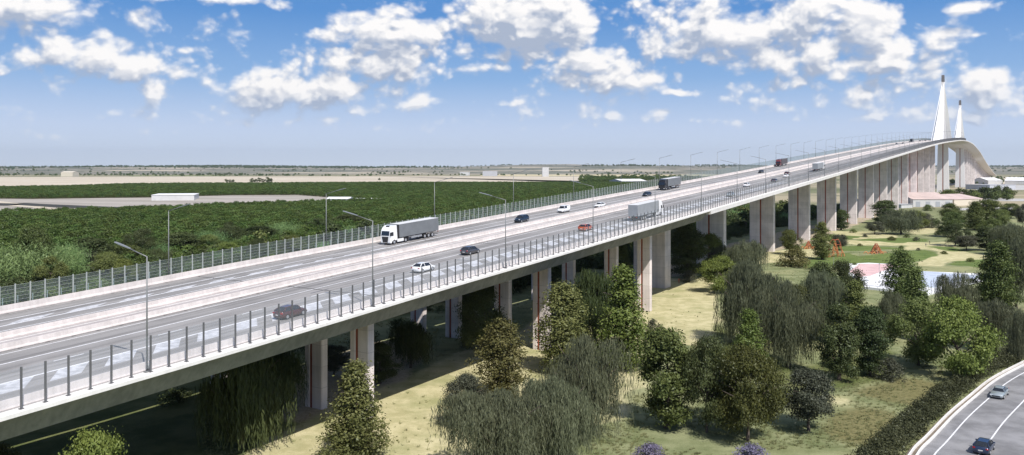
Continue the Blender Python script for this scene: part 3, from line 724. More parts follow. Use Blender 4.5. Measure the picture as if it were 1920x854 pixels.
# ---------------------------------------------------------------- vegetation
def rng(s): return np.random.default_rng(s)
def leaf_quads(C, out, size, r, asp=.6, up=0.0, spread=1.0):
    "rhombic leaf faces at C, normals around the outward direction out"
    n = len(C); nrm = out*.9+r.normal(size=(n,3))*spread*.75; nrm[:,2] += .25; nrm /= np.linalg.norm(nrm, axis=1, keepdims=True)+1e-9
    t = r.normal(size=(n,3)); t[:,2] += up; a = np.cross(nrm, t); a /= np.linalg.norm(a, axis=1, keepdims=True)+1e-9; b2 = np.cross(nrm, a)
    s = (size*(.6+.8*r.random(n)))[:,None]
    V = np.stack([C+b2*s*.5, C+a*s*.5*asp, C-b2*s*.5, C-a*s*.5*asp], 1).reshape(-1,3)
    return V, np.arange(4*n).reshape(n,4)
def crown_mesh(kind, H, seed, clumps, per, leaf, mat, cr=.5):
    r = rng(seed); C = []; O = []; T = []
    ph = r.random(4)*6.28
    if kind in ('cone', 'column', 'oval', 'round', 'spread', 'ball'):
        u = r.random(clumps); a = r.random(clumps)*2*np.pi
        if kind == 'cone': z0, t = .07, u**1.25; Rr = .25*H*(1-t)**.75*np.minimum(1, t*7+.55)
        elif kind == 'column': z0, t = .06, u**1.05; Rr = .19*H*np.clip(np.sin(np.pi*(t*.86+.13)),0,1)**.7
        elif kind == 'oval': z0, t = .09, u; Rr = .25*H*np.clip(1-np.abs((t-.42)/.6)**2.2, 0, 1)**.6
        elif kind == 'round': z0, t = .12, u; Rr = .50*H*np.clip(1-((t-.45)/.57)**2, 0, 1)**.5
        elif kind == 'ball': z0, t = .25, u; Rr = .50*H*np.clip(1-((t-.42)/.60)**2, 0, 1)**.5
        else: z0, t = .14, u; Rr = .60*H*np.clip(1-((t-.35)/.68)**2, 0, 1)**.5
        Rr = Rr*(1+.20*np.sin(3*a+ph[0]+t*7)+.16*np.sin(5*a+ph[1]-t*11)+.14*np.sin(t*17+ph[2]+2*a))+.05
        q = r.random(clumps)**.42; rr = Rr*q
        z = (z0+(1-z0)*t)*H
        Cc = np.stack([rr*np.cos(a), rr*np.sin(a), z], 1)
        if kind in ('round', 'spread', 'oval', 'ball'):                 # lobes: pull clumps towards a few branch heads
            K = 11 if kind != 'oval' else 15; sel = r.integers(0, clumps, K); hd = Cc[sel]
            d = ((Cc[:,None]-hd[None])**2).sum(2); j = d.argmin(1); Cc = Cc+(hd[j]-Cc)*.38
        ax = np.array([0, 0, H*.4]); Oc = Cc-ax; Oc[:,2] *= .6
    elif kind == 'shrub':
        u = r.random(clumps); a = r.random(clumps)*2*np.pi; Rr = .72*H*np.sqrt(np.clip(1-u**2,0,1))*(1+.22*np.sin(3*a+ph[0])+.15*np.sin(5*a+ph[1]+4*u)); rr = Rr*r.random(clumps)**.4
        Cc = np.stack([rr*np.cos(a), rr*np.sin(a), .05*H+.93*H*u], 1); Oc = Cc.copy(); Oc[:,2] -= H*.2
    if kind in ('willow', 'cane'):
        NH = 11; hds = [(0, 0, .97)]+[(math.cos(i*2.4+ph[0])*(.13+.22*r.random()), math.sin(i*2.4+ph[0])*(.13+.22*r.random()), .62+.33*r.random()) for i in range(NH-1)]; hl_ = [.35+.5*r.random() for _ in range(NH)]
        for k in range(clumps):
            a = r.random()*6.283
            if kind == 'willow':
                q = r.random()**.55; lob = 1+.22*math.sin(3*a+ph[0])+.15*math.sin(7*a+ph[1]); R0 = .50*H*q*lob
                hi = int(r.integers(0, NH)); hd = hds[hi]; R0 = .22*H*q*(1+.3*math.sin(3*a+hi))
                zt = H*hd[2]*(1-.16*q*q)*(1-.04*r.random()); L = H*hl_[hi]*(.35+.75*r.random())*(.45+.75*q)
                zb = max(.10*H, zt-L); n = per; tt = np.linspace(0, 1, n); z = zt+(zb-zt)*tt
                rad = R0*(1+.07*np.sqrt(tt))+r.normal()*.12; aa = a+r.normal()*.02*tt
                sway = r.normal(size=2)*.18
                pts = np.stack([hd[0]*H+rad*np.cos(aa)+sway[0]*tt+r.normal(size=n)*.09, hd[1]*H+rad*np.sin(aa)+sway[1]*tt+r.normal(size=n)*.09, z], 1)
            else:
                rb = .35*H*r.random()**.5; lean = r.normal(size=2)*.22; n = per; tt = np.linspace(.05, 1, n); h = H*(.6+.4*r.random())*(1-.35*(rb/(.35*H))**2)
                pts = np.stack([rb*math.cos(a)+lean[0]*tt**2*h, rb*math.sin(a)+lean[1]*tt**2*h, tt*h], 1)+r.normal(size=(n,3))*.08
            C.append(pts); O.append(np.tile([math.cos(a), math.sin(a), .2], (n,1))); T.append(np.full(n, r.random()))
        C = np.concatenate(C); O = np.concatenate(O); T = np.concatenate(T)
        n = len(C); nrm = O+r.normal(size=(n,3))*.7; nrm /= np.linalg.norm(nrm, axis=1, keepdims=True)
        dn = np.tile([0,0,1.], (n,1))+r.normal(size=(n,3))*(.22 if kind == 'willow' else .35); a = np.cross(nrm, dn); a /= np.linalg.norm(a, axis=1, keepdims=True)
        dn /= np.linalg.norm(dn, axis=1, keepdims=True); s = (leaf*(.6+.8*r.random(n)))[:,None]
        V = np.stack([C+dn*s, C+a*s*.13, C-dn*s, C-a*s*.13], 1).reshape(-1,3); F = np.arange(4*n).reshape(n,4)
    else:
        Oc = Oc/(np.linalg.norm(Oc, axis=1, keepdims=True)+1e-6)
        tone = r.random(clumps)
        off = r.normal(size=(clumps, per, 3))*cr*np.array([1,1,.65]); C = (Cc[:,None]+off).reshape(-1,3)
        o2 = off/(np.linalg.norm(off, axis=2, keepdims=True)+1e-6); O = (Oc[:,None]*.7+o2*.8).reshape(-1,3)
        T = np.repeat(tone, per); C[:,2] = np.maximum(C[:,2], .08)
        V, F = leaf_quads(C, O, leaf, r)
    return np_mesh('crown', V, F, [mat], [('tone', 'FACE', T)])
def trunk_mesh(kind, H, seed):
    r = random.Random(seed); m = MB(); rb = .022*H+.05
    if kind in ('shrub', 'cane'):
        for k in range(5):
            a = r.random()*6.28; m.tube((0,0,-.2), (math.cos(a)*H*.25, math.sin(a)*H*.25, H*.55), .035*H/2, .012, 5)
    else:
        top = {'cone':.9,'column':.9,'oval':.8,'round':.55,'ball':.5,'spread':.5,'willow':.62}[kind]*H
        p = Vector((0,0,-.3)); n = 5; prev = rb*1.25
        for k in range(1, n+1):
            q = Vector((r.uniform(-.02,.02)*H, r.uniform(-.02,.02)*H, top*k/n)); rr = rb*(1-.8*k/n); m.tube(p, q, prev, rr, 7, k in (1, n)); p, prev = q, rr
        nb = 9
        for k in range(nb):
            a = k*2.4+r.random(); z = H*(.22+.5*k/nb) if kind not in ('round','spread','willow','ball') else H*(.25+.3*k/nb)
            L = {'cone':.16,'column':.12,'oval':.2,'round':.38,'ball':.40,'spread':.48,'willow':.38}[kind]*H; e = Vector((math.cos(a)*L, math.sin(a)*L, z+L*(.55 if kind != 'willow' else .8)))
            mid = Vector((math.cos(a)*L*.5, math.sin(a)*L*.5, z+L*.38)); m.tube((0,0,z), mid, rb*.42, rb*.26, 5); m.tube(mid, e, rb*.26, rb*.08, 5)
    me = bpy.data.meshes.new('trunk'); me.from_pydata(m.v, [], m.f); me.materials.append(M['bark']); return me
SPEC = {  # kind, height, clumps, leaves per clump, leaf size, material, clump radius
 'cone':('cone',12,430,34,.28,'f_olive',.42), 'cone_dark':('cone',12,430,34,.28,'f_mid',.42), 'cone_green':('cone',12,430,34,.28,'f_bright',.42), 'column':('column',12,420,32,.28,'f_mid',.42), 'column_olive':('column',12,420,32,.28,'f_olive',.42),
 'oval':('oval',11,520,36,.28,'f_mid',.45), 'oval_dark':('oval',11,520,36,.28,'f_dark',.45), 'oval_bright':('oval',11,340,28,.30,'f_bright',.45),
 'round':('round',9,560,38,.27,'f_bright',.5), 'round_dark':('ball',8,480,36,.25,'f_purple',.46), 'round_mid':('round',9,540,36,.27,'f_mid',.48),
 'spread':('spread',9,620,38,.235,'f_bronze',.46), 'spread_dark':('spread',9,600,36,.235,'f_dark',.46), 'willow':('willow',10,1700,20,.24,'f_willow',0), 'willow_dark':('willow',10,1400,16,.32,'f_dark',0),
 'shrub':('shrub',3,130,26,.22,'f_mid',.28), 'shrub_dark':('shrub',3,130,26,.20,'f_purple',.26), 'shrub_yellow':('shrub',3,150,28,.22,'f_olive',.28), 'lavender':('shrub',1.6,120,26,.13,'f_lav',.16),
 'cane':('cane',6,1900,13,.17,'f_cane',0),
 'far_round':('round',8,70,13,.95,'f_mid',.75), 'far_dark':('round',8,70,13,.95,'f_dark',.75), 'far_oval':('oval',10,80,13,.9,'f_mid',.7), 'far_cane':('cane',6,170,6,.9,'f_cane',0), 'far_bright':('round',8,70,13,.9,'f_bright',.75), 'far_willow':('willow',10,260,8,.9,'f_willow',0),
 'far_shrub':('shrub',3,60,14,.34,'f_dark',.36),
 'orchard':('round',4.6,42,11,.62,'f_orchard',.42)}
PROTO = {}
def variant(key, k):
    if (key, k) not in PROTO:
        kd, H, cl, per, leaf, mat, cr = SPEC[key]
        import zlib
        sd = zlib.crc32(f'{key}{k}'.encode()) % 99991
        PROTO[(key, k)] = (crown_mesh(kd, H, sd, cl, per, leaf, M[mat], cr), trunk_mesh(kd, H, sd), H)
    return PROTO[(key, k)]
NAMES = {'cone':'cone_tree','column':'column_tree','oval':'tree','round':'round_tree','spread':'spreading_tree','willow':'willow_tree','shrub':'shrub','cane':'cane_thicket','lavender':'lavender_bush','orchard':'orchard_tree','far':'tree'}
_tc = 0
def tree(key, X, Y, h, label, cat='tree', group=None, wid=1.0, z=0.0, trunk=True, name=None):
    global _tc; _tc += 1
    cm, tm, H = variant(key, _tc % (3 if not key.startswith('far') and key != 'orchard' else 4))
    base = key.split('_')[0]
    nm = name or ('shrub' if base == 'shrub' else NAMES[base])
    r = empty(nm, (X, Y, z), rnd.uniform(0, 6.28), label, cat, group)
    s = h/H; w = s*wid; r.scale = (w, w, s)
    link('crown' if base not in ('shrub','lavender','cane') else 'foliage', cm, r)
    if trunk: link('trunk' if base not in ('shrub','lavender','cane') else 'stem', tm, r)
    return r
def T(key, bx, by, top, width, label, cat='tree', group=None, name=None):
    "tree whose foot stands at photo position bx, by and whose tip reaches top"
    X, Y = ground(bx, by); h = (by-top)*Y/FPX*1.0; H = SPEC[key][1]
    nat = {'cone':.50,'column':.38,'oval':.52,'round':1.0,'ball':1.0,'spread':1.25,'willow':1.08,'shrub':1.5,'cane':.8}[SPEC[key][0]]
    wid = (width*Y/FPX)/(h*nat)
    return tree(key, X, Y, h, label, cat, group, wid, name=name)
# park side, front to back
T('cone',668,862,683,122,'olive green conical tree in front of the leftmost twin piers')
T('column_olive',940,752,603,84,'upright olive green tree between two pairs of piers, above the dark round tree')
T('round_dark',872,800,706,84,'dark roundish tree at the left edge of the large grey willow')
T('willow',935,905,722,230,'grey green weeping willow cut by the bottom edge of the picture','willow')
T('willow',1040,880,700,190,'grey green weeping willow at the bottom, right part of the willow clump','willow')
T('willow',1095,826,618,185,'tall grey weeping willow whose slim trunk stands free at its foot','willow')
T('column_olive',1056,700,532,84,'slim olive tree at the foot of the second pier pair')
T('cone_green',1168,692,503,118,'broad based green cone tree in front of the third pier pair')
T('shrub_dark',1224,636,600,34,'small dark shrub right beside the broad based cone tree','shrub')
T('oval',1250,803,612,104,'dense dark oval tree left of the dark olive tree')
T('spread_dark',1325,812,632,120,'feathery dark tree between the dense oval tree and the dark olive tree')
T('spread',1402,828,642,155,'dark olive broad tree with several stems, left of the dark ball shaped tree')
T('spread',1355,800,650,110,'smaller dark olive tree behind the broad olive one')
T('cone_green',1404,700,583,74,'dark cone tree behind the dark olive trees')
T('round_dark',1517,808,697,112,'dark ball shaped tree standing alone on the lawn with visible forked trunk')
T('oval_dark',1574,712,575,66,'dark oval tree, left of the matching pair above the lawn','tree')
T('oval_dark',1630,705,575,66,'dark oval tree, right of the matching pair above the lawn','tree')
T('shrub_dark',1670,713,674,56,'low dark shrub on the lawn beside the dark oval pair','shrub')
T('round_mid',1722,686,565,100,'leafy green tree directly left of the bright green tree')
T('round',1796,710,564,128,'bright green leafy tree nearest the hedge and the curved road')
T('shrub',1815,705,672,44,'green shrub under the bright green leafy tree','shrub')
T('willow',1868,658,555,104,'dark grey willow right of the bright green tree','willow')
T('willow',1405,650,480,150,'grey willow with long strands right of the sandy clearing','willow')
T('willow',1478,688,520,140,'grey willow with long strands left of the dark oval pair','willow')
T('willow',1545,640,500,90,'narrow grey willow behind the dark green pines','willow')
T('spread',1492,640,538,96,'brownish green flat crowned tree in front of the grey willows')
T('oval_dark',1545,620,492,70,'dark green tree left of the white plaza')
T('spread_dark',1585,600,490,76,'dark feathery tree reaching over the left end of the white plaza')
T('cone_dark',1603,650,528,70,'dark green cone tree below the white plaza')
T('column',1690,590,470,58,'dark green upright tree in front of the white plaza')
T('cone_dark',1716,616,505,70,'dark green cone tree at the right edge of the white plaza')
T('willow',1668,640,540,62,'small dark willow below the white plaza','willow')
T('willow',1795,612,505,84,'thin grey willow in front of the blue grey paving','willow')
T('willow',1740,640,560,60,'small grey willow between two green trees','willow')
T('column',1872,600,455,56,'tall dark green column tree near the right edge')
T('oval',1858,590,490,60,'shorter green tree leaning on the tall column tree')
T('willow',1905,580,440,90,'grey willow cut by the right edge of the picture','willow')
T('willow',1912,680,575,60,'dark willow at the right edge above the hedge','willow')
T('round',1352,550,483,76,'pale green round tree at the left end of the willow group')
T('willow',1395,545,445,84,'hazy grey willow in front of the wide pier','willow')
T('willow',1350,510,452,64,'small hazy grey willow between two wide piers','willow')
T('round_mid',1480,478,433,40,'small round green tree at the foot of a wide pier')
T('column',1541,487,418,32,'narrow dark tree left of the tall red climbing frame')
T('round_dark',1573,470,440,34,'small dark tree behind the tall red climbing frame')
T('shrub_yellow',1490,500,468,60,'yellow green shrub at the foot of the wide piers','shrub')
T('oval',1561,430,400,26,'small olive tree left of the lone dark tree by the piers'); T('oval_dark',1577,432,393,30,'dark tree standing in front of the long pier row'); T('cone_dark',1547,425,392,18,'narrow cone tree in front of the long pier row')
T('round_dark',1640,440,416,36,'small dark tree on the sandy lawn below the big grey willow')
T('oval_dark',1657,420,376,50,'dark tree at the left of the tree group by the long pier row'); T('willow',1690,440,390,84,'large hazy grey willow in the tree group by the long pier row','willow')
T('round_mid',1715,430,396,46,'green round tree behind the large hazy willow'); T('round_dark',1729,428,400,36,'dark small tree right of the large hazy willow'); T('shrub_dark',1748,428,410,34,'low brown shrub right of the large hazy willow','shrub')
T('shrub',1740,396,384,18,'small shrub in front of the white hall with arches','shrub')
T('round_mid',1782,420,383,48,'green tree in front of the pink roofed hall'); T('round_mid',1785,445,400,52,'mid green tree above the two walkers'); T('spread_dark',1791,462,420,60,'dark umbrella shaped tree on the lawn right of the two walkers')
T('round_dark',1812,470,442,44,'dark round tree right of the umbrella shaped tree'); T('cone_dark',1828,432,380,46,'dark pointed tree right of the pink roofed hall'); T('oval',1850,425,374,60,'tall green tree behind the dark pointed tree')
T('round_mid',1862,450,412,50,'rounded green tree between the dark pointed tree and the grey willow'); T('round_mid',1895,410,383,40,'small grey green tree at the far right beside the service road'); T('willow',1893,480,415,76,'grey willow at the right edge behind the lawn','willow')
T('oval_dark',1850,470,425,40,'dark oval tree left of the grey willow at the right edge'); T('round_mid',1878,430,395,36,'green tree behind the right hand willows'); T('round_dark',1918,430,384,30,'dark tree touching the right edge by the service road')
for k, (x, y, w, kk) in enumerate(((1600,437,14,'shrub'),(1622,446,12,'shrub_dark'),(1672,452,16,'shrub_yellow'),(1700,446,12,'shrub'),(1718,452,14,'shrub_dark'),(1760,441,16,'shrub'),(1612,462,10,'shrub_yellow'),(1690,466,10,'shrub'),(1770,478,14,'shrub_yellow'),(1602,500,14,'shrub'),(1535,504,16,'shrub_yellow'),(1820,492,16,'shrub'),(1660,400,12,'shrub'),(1722,470,9,'shrub_dark'))):
    T(kk, x, y, y-w*.5, w, 'low shrub dotted among the paths and mounds of the park lawn', 'shrub', 'low shrubs dotted over the park lawn')
# bottom edge
T('lavender',1220,866,834,60,'lavender bush with purple flowers at the bottom edge, left one','bush',name='lavender_bush'); T('lavender',1412,868,836,66,'lavender bush with purple flowers at the bottom edge, right one','bush',name='lavender_bush')
T('round',168,1035,812,140,'yellow green leafy tree top at the bottom left'); T('shrub_yellow',4,905,836,60,'yellow green shrub in the bottom left corner','shrub')
# under and just behind the bridge
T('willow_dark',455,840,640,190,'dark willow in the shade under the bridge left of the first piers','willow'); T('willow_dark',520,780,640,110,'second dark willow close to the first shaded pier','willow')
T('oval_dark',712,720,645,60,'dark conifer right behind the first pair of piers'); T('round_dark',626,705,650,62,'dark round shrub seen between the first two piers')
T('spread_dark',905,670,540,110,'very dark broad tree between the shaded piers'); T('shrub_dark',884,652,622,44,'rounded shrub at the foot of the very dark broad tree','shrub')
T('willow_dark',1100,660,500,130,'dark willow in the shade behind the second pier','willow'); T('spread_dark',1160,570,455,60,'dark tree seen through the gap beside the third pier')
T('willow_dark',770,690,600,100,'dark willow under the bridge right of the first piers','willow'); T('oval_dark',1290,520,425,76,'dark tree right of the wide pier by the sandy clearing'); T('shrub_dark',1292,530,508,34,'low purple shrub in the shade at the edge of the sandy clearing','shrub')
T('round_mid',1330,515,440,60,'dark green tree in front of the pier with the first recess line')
# trees in the shade on the far side of the bridge seen between the piers, then the belt beyond the fence
used = []
def belt(n, s0, s1, d0, d1, keys, hs, label_fn, group, mind):
    k = tries = 0
    while k < n and tries < n*30:
        tries += 1
        s = rnd.uniform(s0, s1); D = d0+(d1-d0)*rnd.random()**1.2
        v = DIR*s+NRM*D
        if v.y < 30 or v.x < -.70*v.y-12: continue
        if any((v.x-a)**2+(v.y-b)**2 < mind*mind for a, b in used): continue
        used.append((v.x, v.y)); key = rnd.choices(list(keys), weights=list(keys.values()))[0]
        h = rnd.uniform(*hs)*(.75 if 'cane' in key else 1)
        far = v.y > 330
        if far: key = {'cane':'far_cane','oval':'far_oval','oval_dark':'far_dark','round_mid':'far_round','spread_dark':'far_dark','round':'far_bright','willow_dark':'far_willow'}.get(key, 'far_round')
        lab, cat = label_fn(key); tree(key, v.x, v.y, h, lab, cat, group(key) if callable(group) else group, rnd.uniform(.85, 1.25), name='cane_thicket' if 'cane' in key else 'tree')
        k += 1
def lab_b(key):
    if 'cane' in key: return 'bright green cane thicket in the wild belt beyond the far fence', 'bush'
    if 'dark' in key: return 'very dark wild tree in the belt beyond the far fence', 'tree'
    if 'willow' in key: return 'grey green loose wild tree in the belt beyond the far fence', 'tree'
    if key in ('round','far_bright'): return 'lighter green wild tree in the belt beyond the far fence', 'tree'
    return 'mid green wild tree in the belt beyond the far fence', 'tree'
def grp_b(key):
    return {'cane':'cane thickets in the belt beyond the far fence'}.get('cane' if 'cane' in key else '', 'wild trees in the belt beyond the far fence: '+('dark' if 'dark' in key else 'grey' if 'willow' in key else 'light' if key in ('round','far_bright') else 'mid green'))
def ft(x): return 536-.172*(x-7)          # top line of the far fence in the photo
for bx, tp, w in ((35,450,170),(95,486,120),(127,452,60),(282,452,64),(392,430,60),(530,414,56),(715,412,50),(775,404,44),(440,442,70)):
    X, Y = ground(bx, ft(bx)+6); h = (ft(bx)+6-tp)*Y/FPX; tree('cane', X, Y, h, 'large bright green cane thicket rising above the far fence', 'bush', 'large cane thickets above the far fence', (w*Y/FPX)/(h*.8), name='cane_thicket'); used.append((X, Y))
for bx, tp, w, kk in ((175,446,80,'oval_dark'),(235,462,90,'round_mid'),(262,430,70,'spread_dark'),(340,436,70,'oval_dark'),(150,474,100,'round_dark'),(330,470,70,'round_mid'),(430,418,56,'spread_dark'),(480,424,74,'oval_dark'),(600,410,60,'spread_dark'),(655,402,60,'oval_dark'),(565,424,50,'round_mid'),(215,500,70,'round_mid'),(385,462,60,'spread_dark'),(60,430,60,'round_mid')):
    X, Y = ground(bx, ft(bx)+4); h = (ft(bx)+4-tp)*Y/FPX; nat = {'oval_dark':.52,'round_mid':1.0,'spread_dark':1.25,'round_dark':1.0}[kk]
    tree(kk, X, Y, h, 'big dark wild tree rising above the far fence among the cane thickets', 'tree', 'big wild trees above the far fence', max(.7, (w*Y/FPX)/(h*nat)), name='tree'); used.append((X, Y))
belt(90, 60, 620, 126, 175, {'oval_dark':5,'round_mid':4,'spread_dark':4,'cane':2.5,'willow_dark':1}, (8,12.5), lab_b, grp_b, 6.5)
belt(110, 60, 640, 175, 290, {'cane':2.5,'oval_dark':4,'round_mid':6,'spread_dark':3,'round':2,'willow_dark':1}, (7.5,10.5), lab_b, grp_b, 9.5)

# orchard: rows of small round trees; the 300 nearest are single trees, the rest one mass
ORCH = [[(-300,620),(-300,405),(0,404),(130,402.5),(300,397),(380,392.5),(520,386.5),(640,383.5),(700,378.5),(560,366.5),(430,367),(280,371),(60,373.5),(-300,374.5),(-300,358),(120,353),(246,348),(700,345.5),(1090,340.5),(1100,338),(1290,342),(1330,348),(1240,352),(760,470),(560,540),(0,640)]]
sp = 5.3; ya = np.arange(200, 1960, sp*1.15); pts = []
for j, y in enumerate(ya):
    xa = np.arange(-.68*y-20, .26*y, sp)+(j % 2)*sp*.5; pts.append(np.stack([xa, np.full(len(xa), y)], 1))
pts = np.concatenate(pts); r = rng(5); pts += r.normal(size=pts.shape)*.35
px = 960+FPX*pts[:,0]/pts[:,1]; py = HOR+FPX*CAM_H/pts[:,1]
Dd = -pts[:,0]*CT+pts[:,1]*ST
keep = inpoly(px, py, ORCH[0]) & (Dd > 128)
gap = fbm(pts[:,0]/26, pts[:,1]/26, 3, 8) < .70; keep &= gap
bl = fbm(pts[:,0]/60, pts[:,1]/60, 2, 31); keep &= (Dd > 215+bl*110)
pts = pts[keep]
ua = np.array(used)
near = np.ones(len(pts), bool)
for a, b2 in used: near &= ((pts[:,0]-a)**2+(pts[:,1]-b2)**2 > 16)
pts = pts[near]; o = np.argsort(pts[:,1]); pts = pts[o]
print('orchard trees', len(pts))
for x, y in pts[:300]:
    tree('orchard', float(x), float(y), rnd.uniform(4.0, 5.6), 'small round fruit tree in the front rows of the orchard beyond the wild belt', 'tree', 'fruit trees in the front rows of the orchard', rnd.uniform(.95,1.15), name='orchard_tree')
sc_pts = []
for _ in range(7000):
    s_ = rnd.uniform(20, 760); D_ = rnd.uniform(122, 300); v = DIR*s_+NRM*D_
    if v.y < 30 or v.x < -.70*v.y-12 or vnoise(np.array([v.x/14]), np.array([v.y/14]), 4)[0] < .22: continue
    sc_pts.append((v.x, v.y, 0))
# geometry-node instancer for masses nobody could count
def mass(name, pts, src_me, smin, smax, label, seed=1):
    me = bpy.data.meshes.new(name); me.from_pydata([tuple(p) for p in pts], [], []); ob = bpy.data.objects.new(name, me); COL.objects.link(ob)
    tag(ob, label, 'trees', None, 'stuff')
    ng = bpy.data.node_groups.new(name, 'GeometryNodeTree'); ng.interface.new_socket('Geometry', in_out='INPUT', socket_type='NodeSocketGeometry'); ng.interface.new_socket('Geometry', in_out='OUTPUT', socket_type='NodeSocketGeometry')
    a = ng.nodes.new('NodeGroupInput'); z = ng.nodes.new('NodeGroupOutput'); ip = ng.nodes.new('GeometryNodeInstanceOnPoints'); oi = ng.nodes.new('GeometryNodeObjectInfo'); oi.inputs['Object'].default_value = src_me
    oi.inputs['As Instance'].default_value = True
    rs = ng.nodes.new('FunctionNodeRandomValue'); rs.data_type = 'FLOAT'; rs.inputs[2].default_value = smin; rs.inputs[3].default_value = smax; rs.inputs['Seed'].default_value = seed
    rr = ng.nodes.new('FunctionNodeRandomValue'); rr.data_type = 'FLOAT_VECTOR'; rr.inputs[1].default_value = (.05,.05,6.28); rr.inputs['Seed'].default_value = seed+1
    L = ng.links.new; L(a.outputs[0], ip.inputs['Points']); L(oi.outputs['Geometry'], ip.inputs['Instance']); L(rs.outputs[1], ip.inputs['Scale']); L(rr.outputs[0], ip.inputs['Rotation']); L(ip.outputs[0], z.inputs[0])
    md = ob.modifiers.new('instances', 'NODES'); md.node_group = ng; return ob
def first_crown(nm):
    for ob in bpy.data.objects:
        if ob.type == 'EMPTY' and ob.name.startswith(nm): return KIDS[ob.name][0]
oc = first_crown('orchard_tree')
mass('orchard', [(x, y, 0) for x, y in pts[300:]], oc, .75, 1.4, 'dark green orchard of small round trees filling the plain beyond the bridge')
# far tree belts, low scrub and tree lines on the plain and the hills
sb = tree('far_shrub', *(lambda v: (v.x, v.y))(DIR*150+NRM*128), 3.0, 'low green shrub at the foot of the far side of the bridge', 'shrub', name='shrub')
mass('undergrowth', sc_pts, KIDS[sb.name][0], .7, 1.7, 'dense green undergrowth between the wild trees beyond the far fence', 15)
mass('undergrowth', [(x, y, 0) for x, y in zip(rng(3).uniform(-60, 120, 400), rng(4).uniform(60, 330, 400)) if 100 < -x*CT+y*ST < 123], KIDS[sb.name][0], .4, 1.0, 'low shaded undergrowth below the bridge deck', 16)
def scatter_px(n, x0, x1, y0, y1, seed):
    r = rng(seed); out = []
    for _ in range(n):
        x = r.uniform(x0, x1); y = r.uniform(y0, y1); X, Y = ground(x, y)
        out.append((X, Y, max(0, hill_z(X, Y)) if Y > 5200 else 0))
    return out
tl = []
for a in ((36,0,560,328.6,330.6),(60,1085,1290,333,341),(26,1090,1200,341,345),(40,1290,1345,336,341)): tl += scatter_px(a[0]*5, *a[1:], seed=int(a[1]+3))
tl += scatter_px(60, 640, 1250, 329.5, 330.3, 4)+scatter_px(40,290,700,330.6,331.2,9)
mass('treeline', tl, oc, 1.6, 3.0, 'distant dark line of trees and scrub along the far edge of the fields', 5)
hp = []
r = rng(77)
for _ in range(2200):
    Y = r.uniform(5400, 13500); X = r.uniform(-.72*Y, .70*Y)
    if fbm(np.array([X/700.]), np.array([Y/900.]), 4, 21)[0] > .50: hp.append((X, Y, hill_z(X, Y)-1))
mass('hill_scrub', hp, oc, 1.8, 4.2, 'dark scrub and trees dotted over the low hills on the horizon', 9)
hp2 = []
for _ in range(5200):
    Y = r.uniform(9000, 13800); X = r.uniform(-.72*Y, .70*Y)
    if fbm(np.array([X/1900.]), np.array([Y/3000.]), 3, 40)[0] > .47: hp2.append((X, Y, hill_z(X, Y)-2))
mass('hill_woods', hp2, oc, 3.5, 6.0, 'dark continuous woods along the crest of the distant hills', 29)
rp = scatter_px(190, 1845, 2100, 333, 346, 12)+scatter_px(80, 1780, 1850, 340, 346, 13)
mass('plain_scrub', rp, oc, .8, 2.0, 'scattered scrub on the brown plain at the far right', 3)
# tree row behind the halls, right of the second tower
for k in range(40):
    x = rnd.uniform(1748, 1900); y = 377-(x-1748)*.022+rnd.uniform(-5, 3)
    if x > 1800: y -= 1
    X, Y = ground(x, y); tree(rnd.choice(('far_dark','far_round','far_round')), X, Y, rnd.uniform(8, 14) if x > 1775 else rnd.uniform(5, 8), 'dark green tree in the row behind the pink roofed halls', 'tree', 'trees in the row behind the halls', rnd.uniform(.9,1.3), name='tree')
for x, y, h in ((425,342.5,6),(431,342.6,5),(437,342.5,5),(472,342.2,7),(478,342.3,6),(486,342.2,8),(493,342.3,6),(502,342.2,9),(508,342.3,7),(711,338.5,5)):
    X, Y = ground(x, y); tree('far_dark', X, Y, h*1.5, 'small dark tree in the cluster standing on the beige field' if x < 700 else 'single dark bush alone on the beige field', 'tree', 'trees in the clusters on the beige field' if x < 700 else None, 1.1, name='tree')
# hedge along the curved road (uneven run of shrubs grown together)

# grass tufts over the open ground near the camera
def tuft():
    r = rng(9); V = []; 
    for k in range(16):
        a = r.random()*6.28; b = np.array([math.cos(a), math.sin(a), 0])*r.random()*.28; l = np.array([math.cos(a), math.sin(a), 0])*.16*r.random(); h = .16+.22*r.random(); w = np.array([-math.sin(a), math.cos(a), 0])*.035
        V += [b-w, b+w, b+l+w*.3+[0,0,h], b+l-w*.3+[0,0,h]]
    return np_mesh('grass_tuft', np.array(V), np.arange(64).reshape(16,4), [foliage_mat('grass_blade', (.13,.145,.06), (.34,.34,.17), .3)], [('tone','FACE',r.random(16))])
tx, ty = ground(1250, 845)
gt = bpy.data.objects.new('grass_tuft', tuft()); COL.objects.link(gt); gt.location = (tx, ty, 0); gt['kind'] = 'stuff'
gp_ = []; r = rng(41)
SANDm = aS+aD; 
for _ in range(34000):
    px_ = r.uniform(380, 1930); py_ = r.uniform(430, 900)**1.0; X, Y = ground(px_, py_)
    i = int(np.clip(np.searchsorted(gx, X), 0, nx-1)); j = int(np.clip(np.searchsorted(gy, Y), 0, ny-1))
    if SANDm[j, i] > .35 and r.random() < .93: continue
    if inpoly(np.array([px_]), np.array([py_]), [(1550,545),(1590,490),(1700,490),(1870,500),(1880,530),(1750,565),(1650,552)])[0]: continue
    if inpoly(np.array([px_]), np.array([py_]), [(1690,900),(1705,858),(1775,775),(1865,705),(1990,650),(1990,900)])[0]: continue
    if fbm(np.array([X/7.]), np.array([Y/7.]), 3, 60)[0] < .40: continue
    gp_.append((X, Y, float(Z[j, i])-.02))
mass('grass', gp_, gt, .35, 1.0, 'loose tufts of grass over the open lawn', 51)
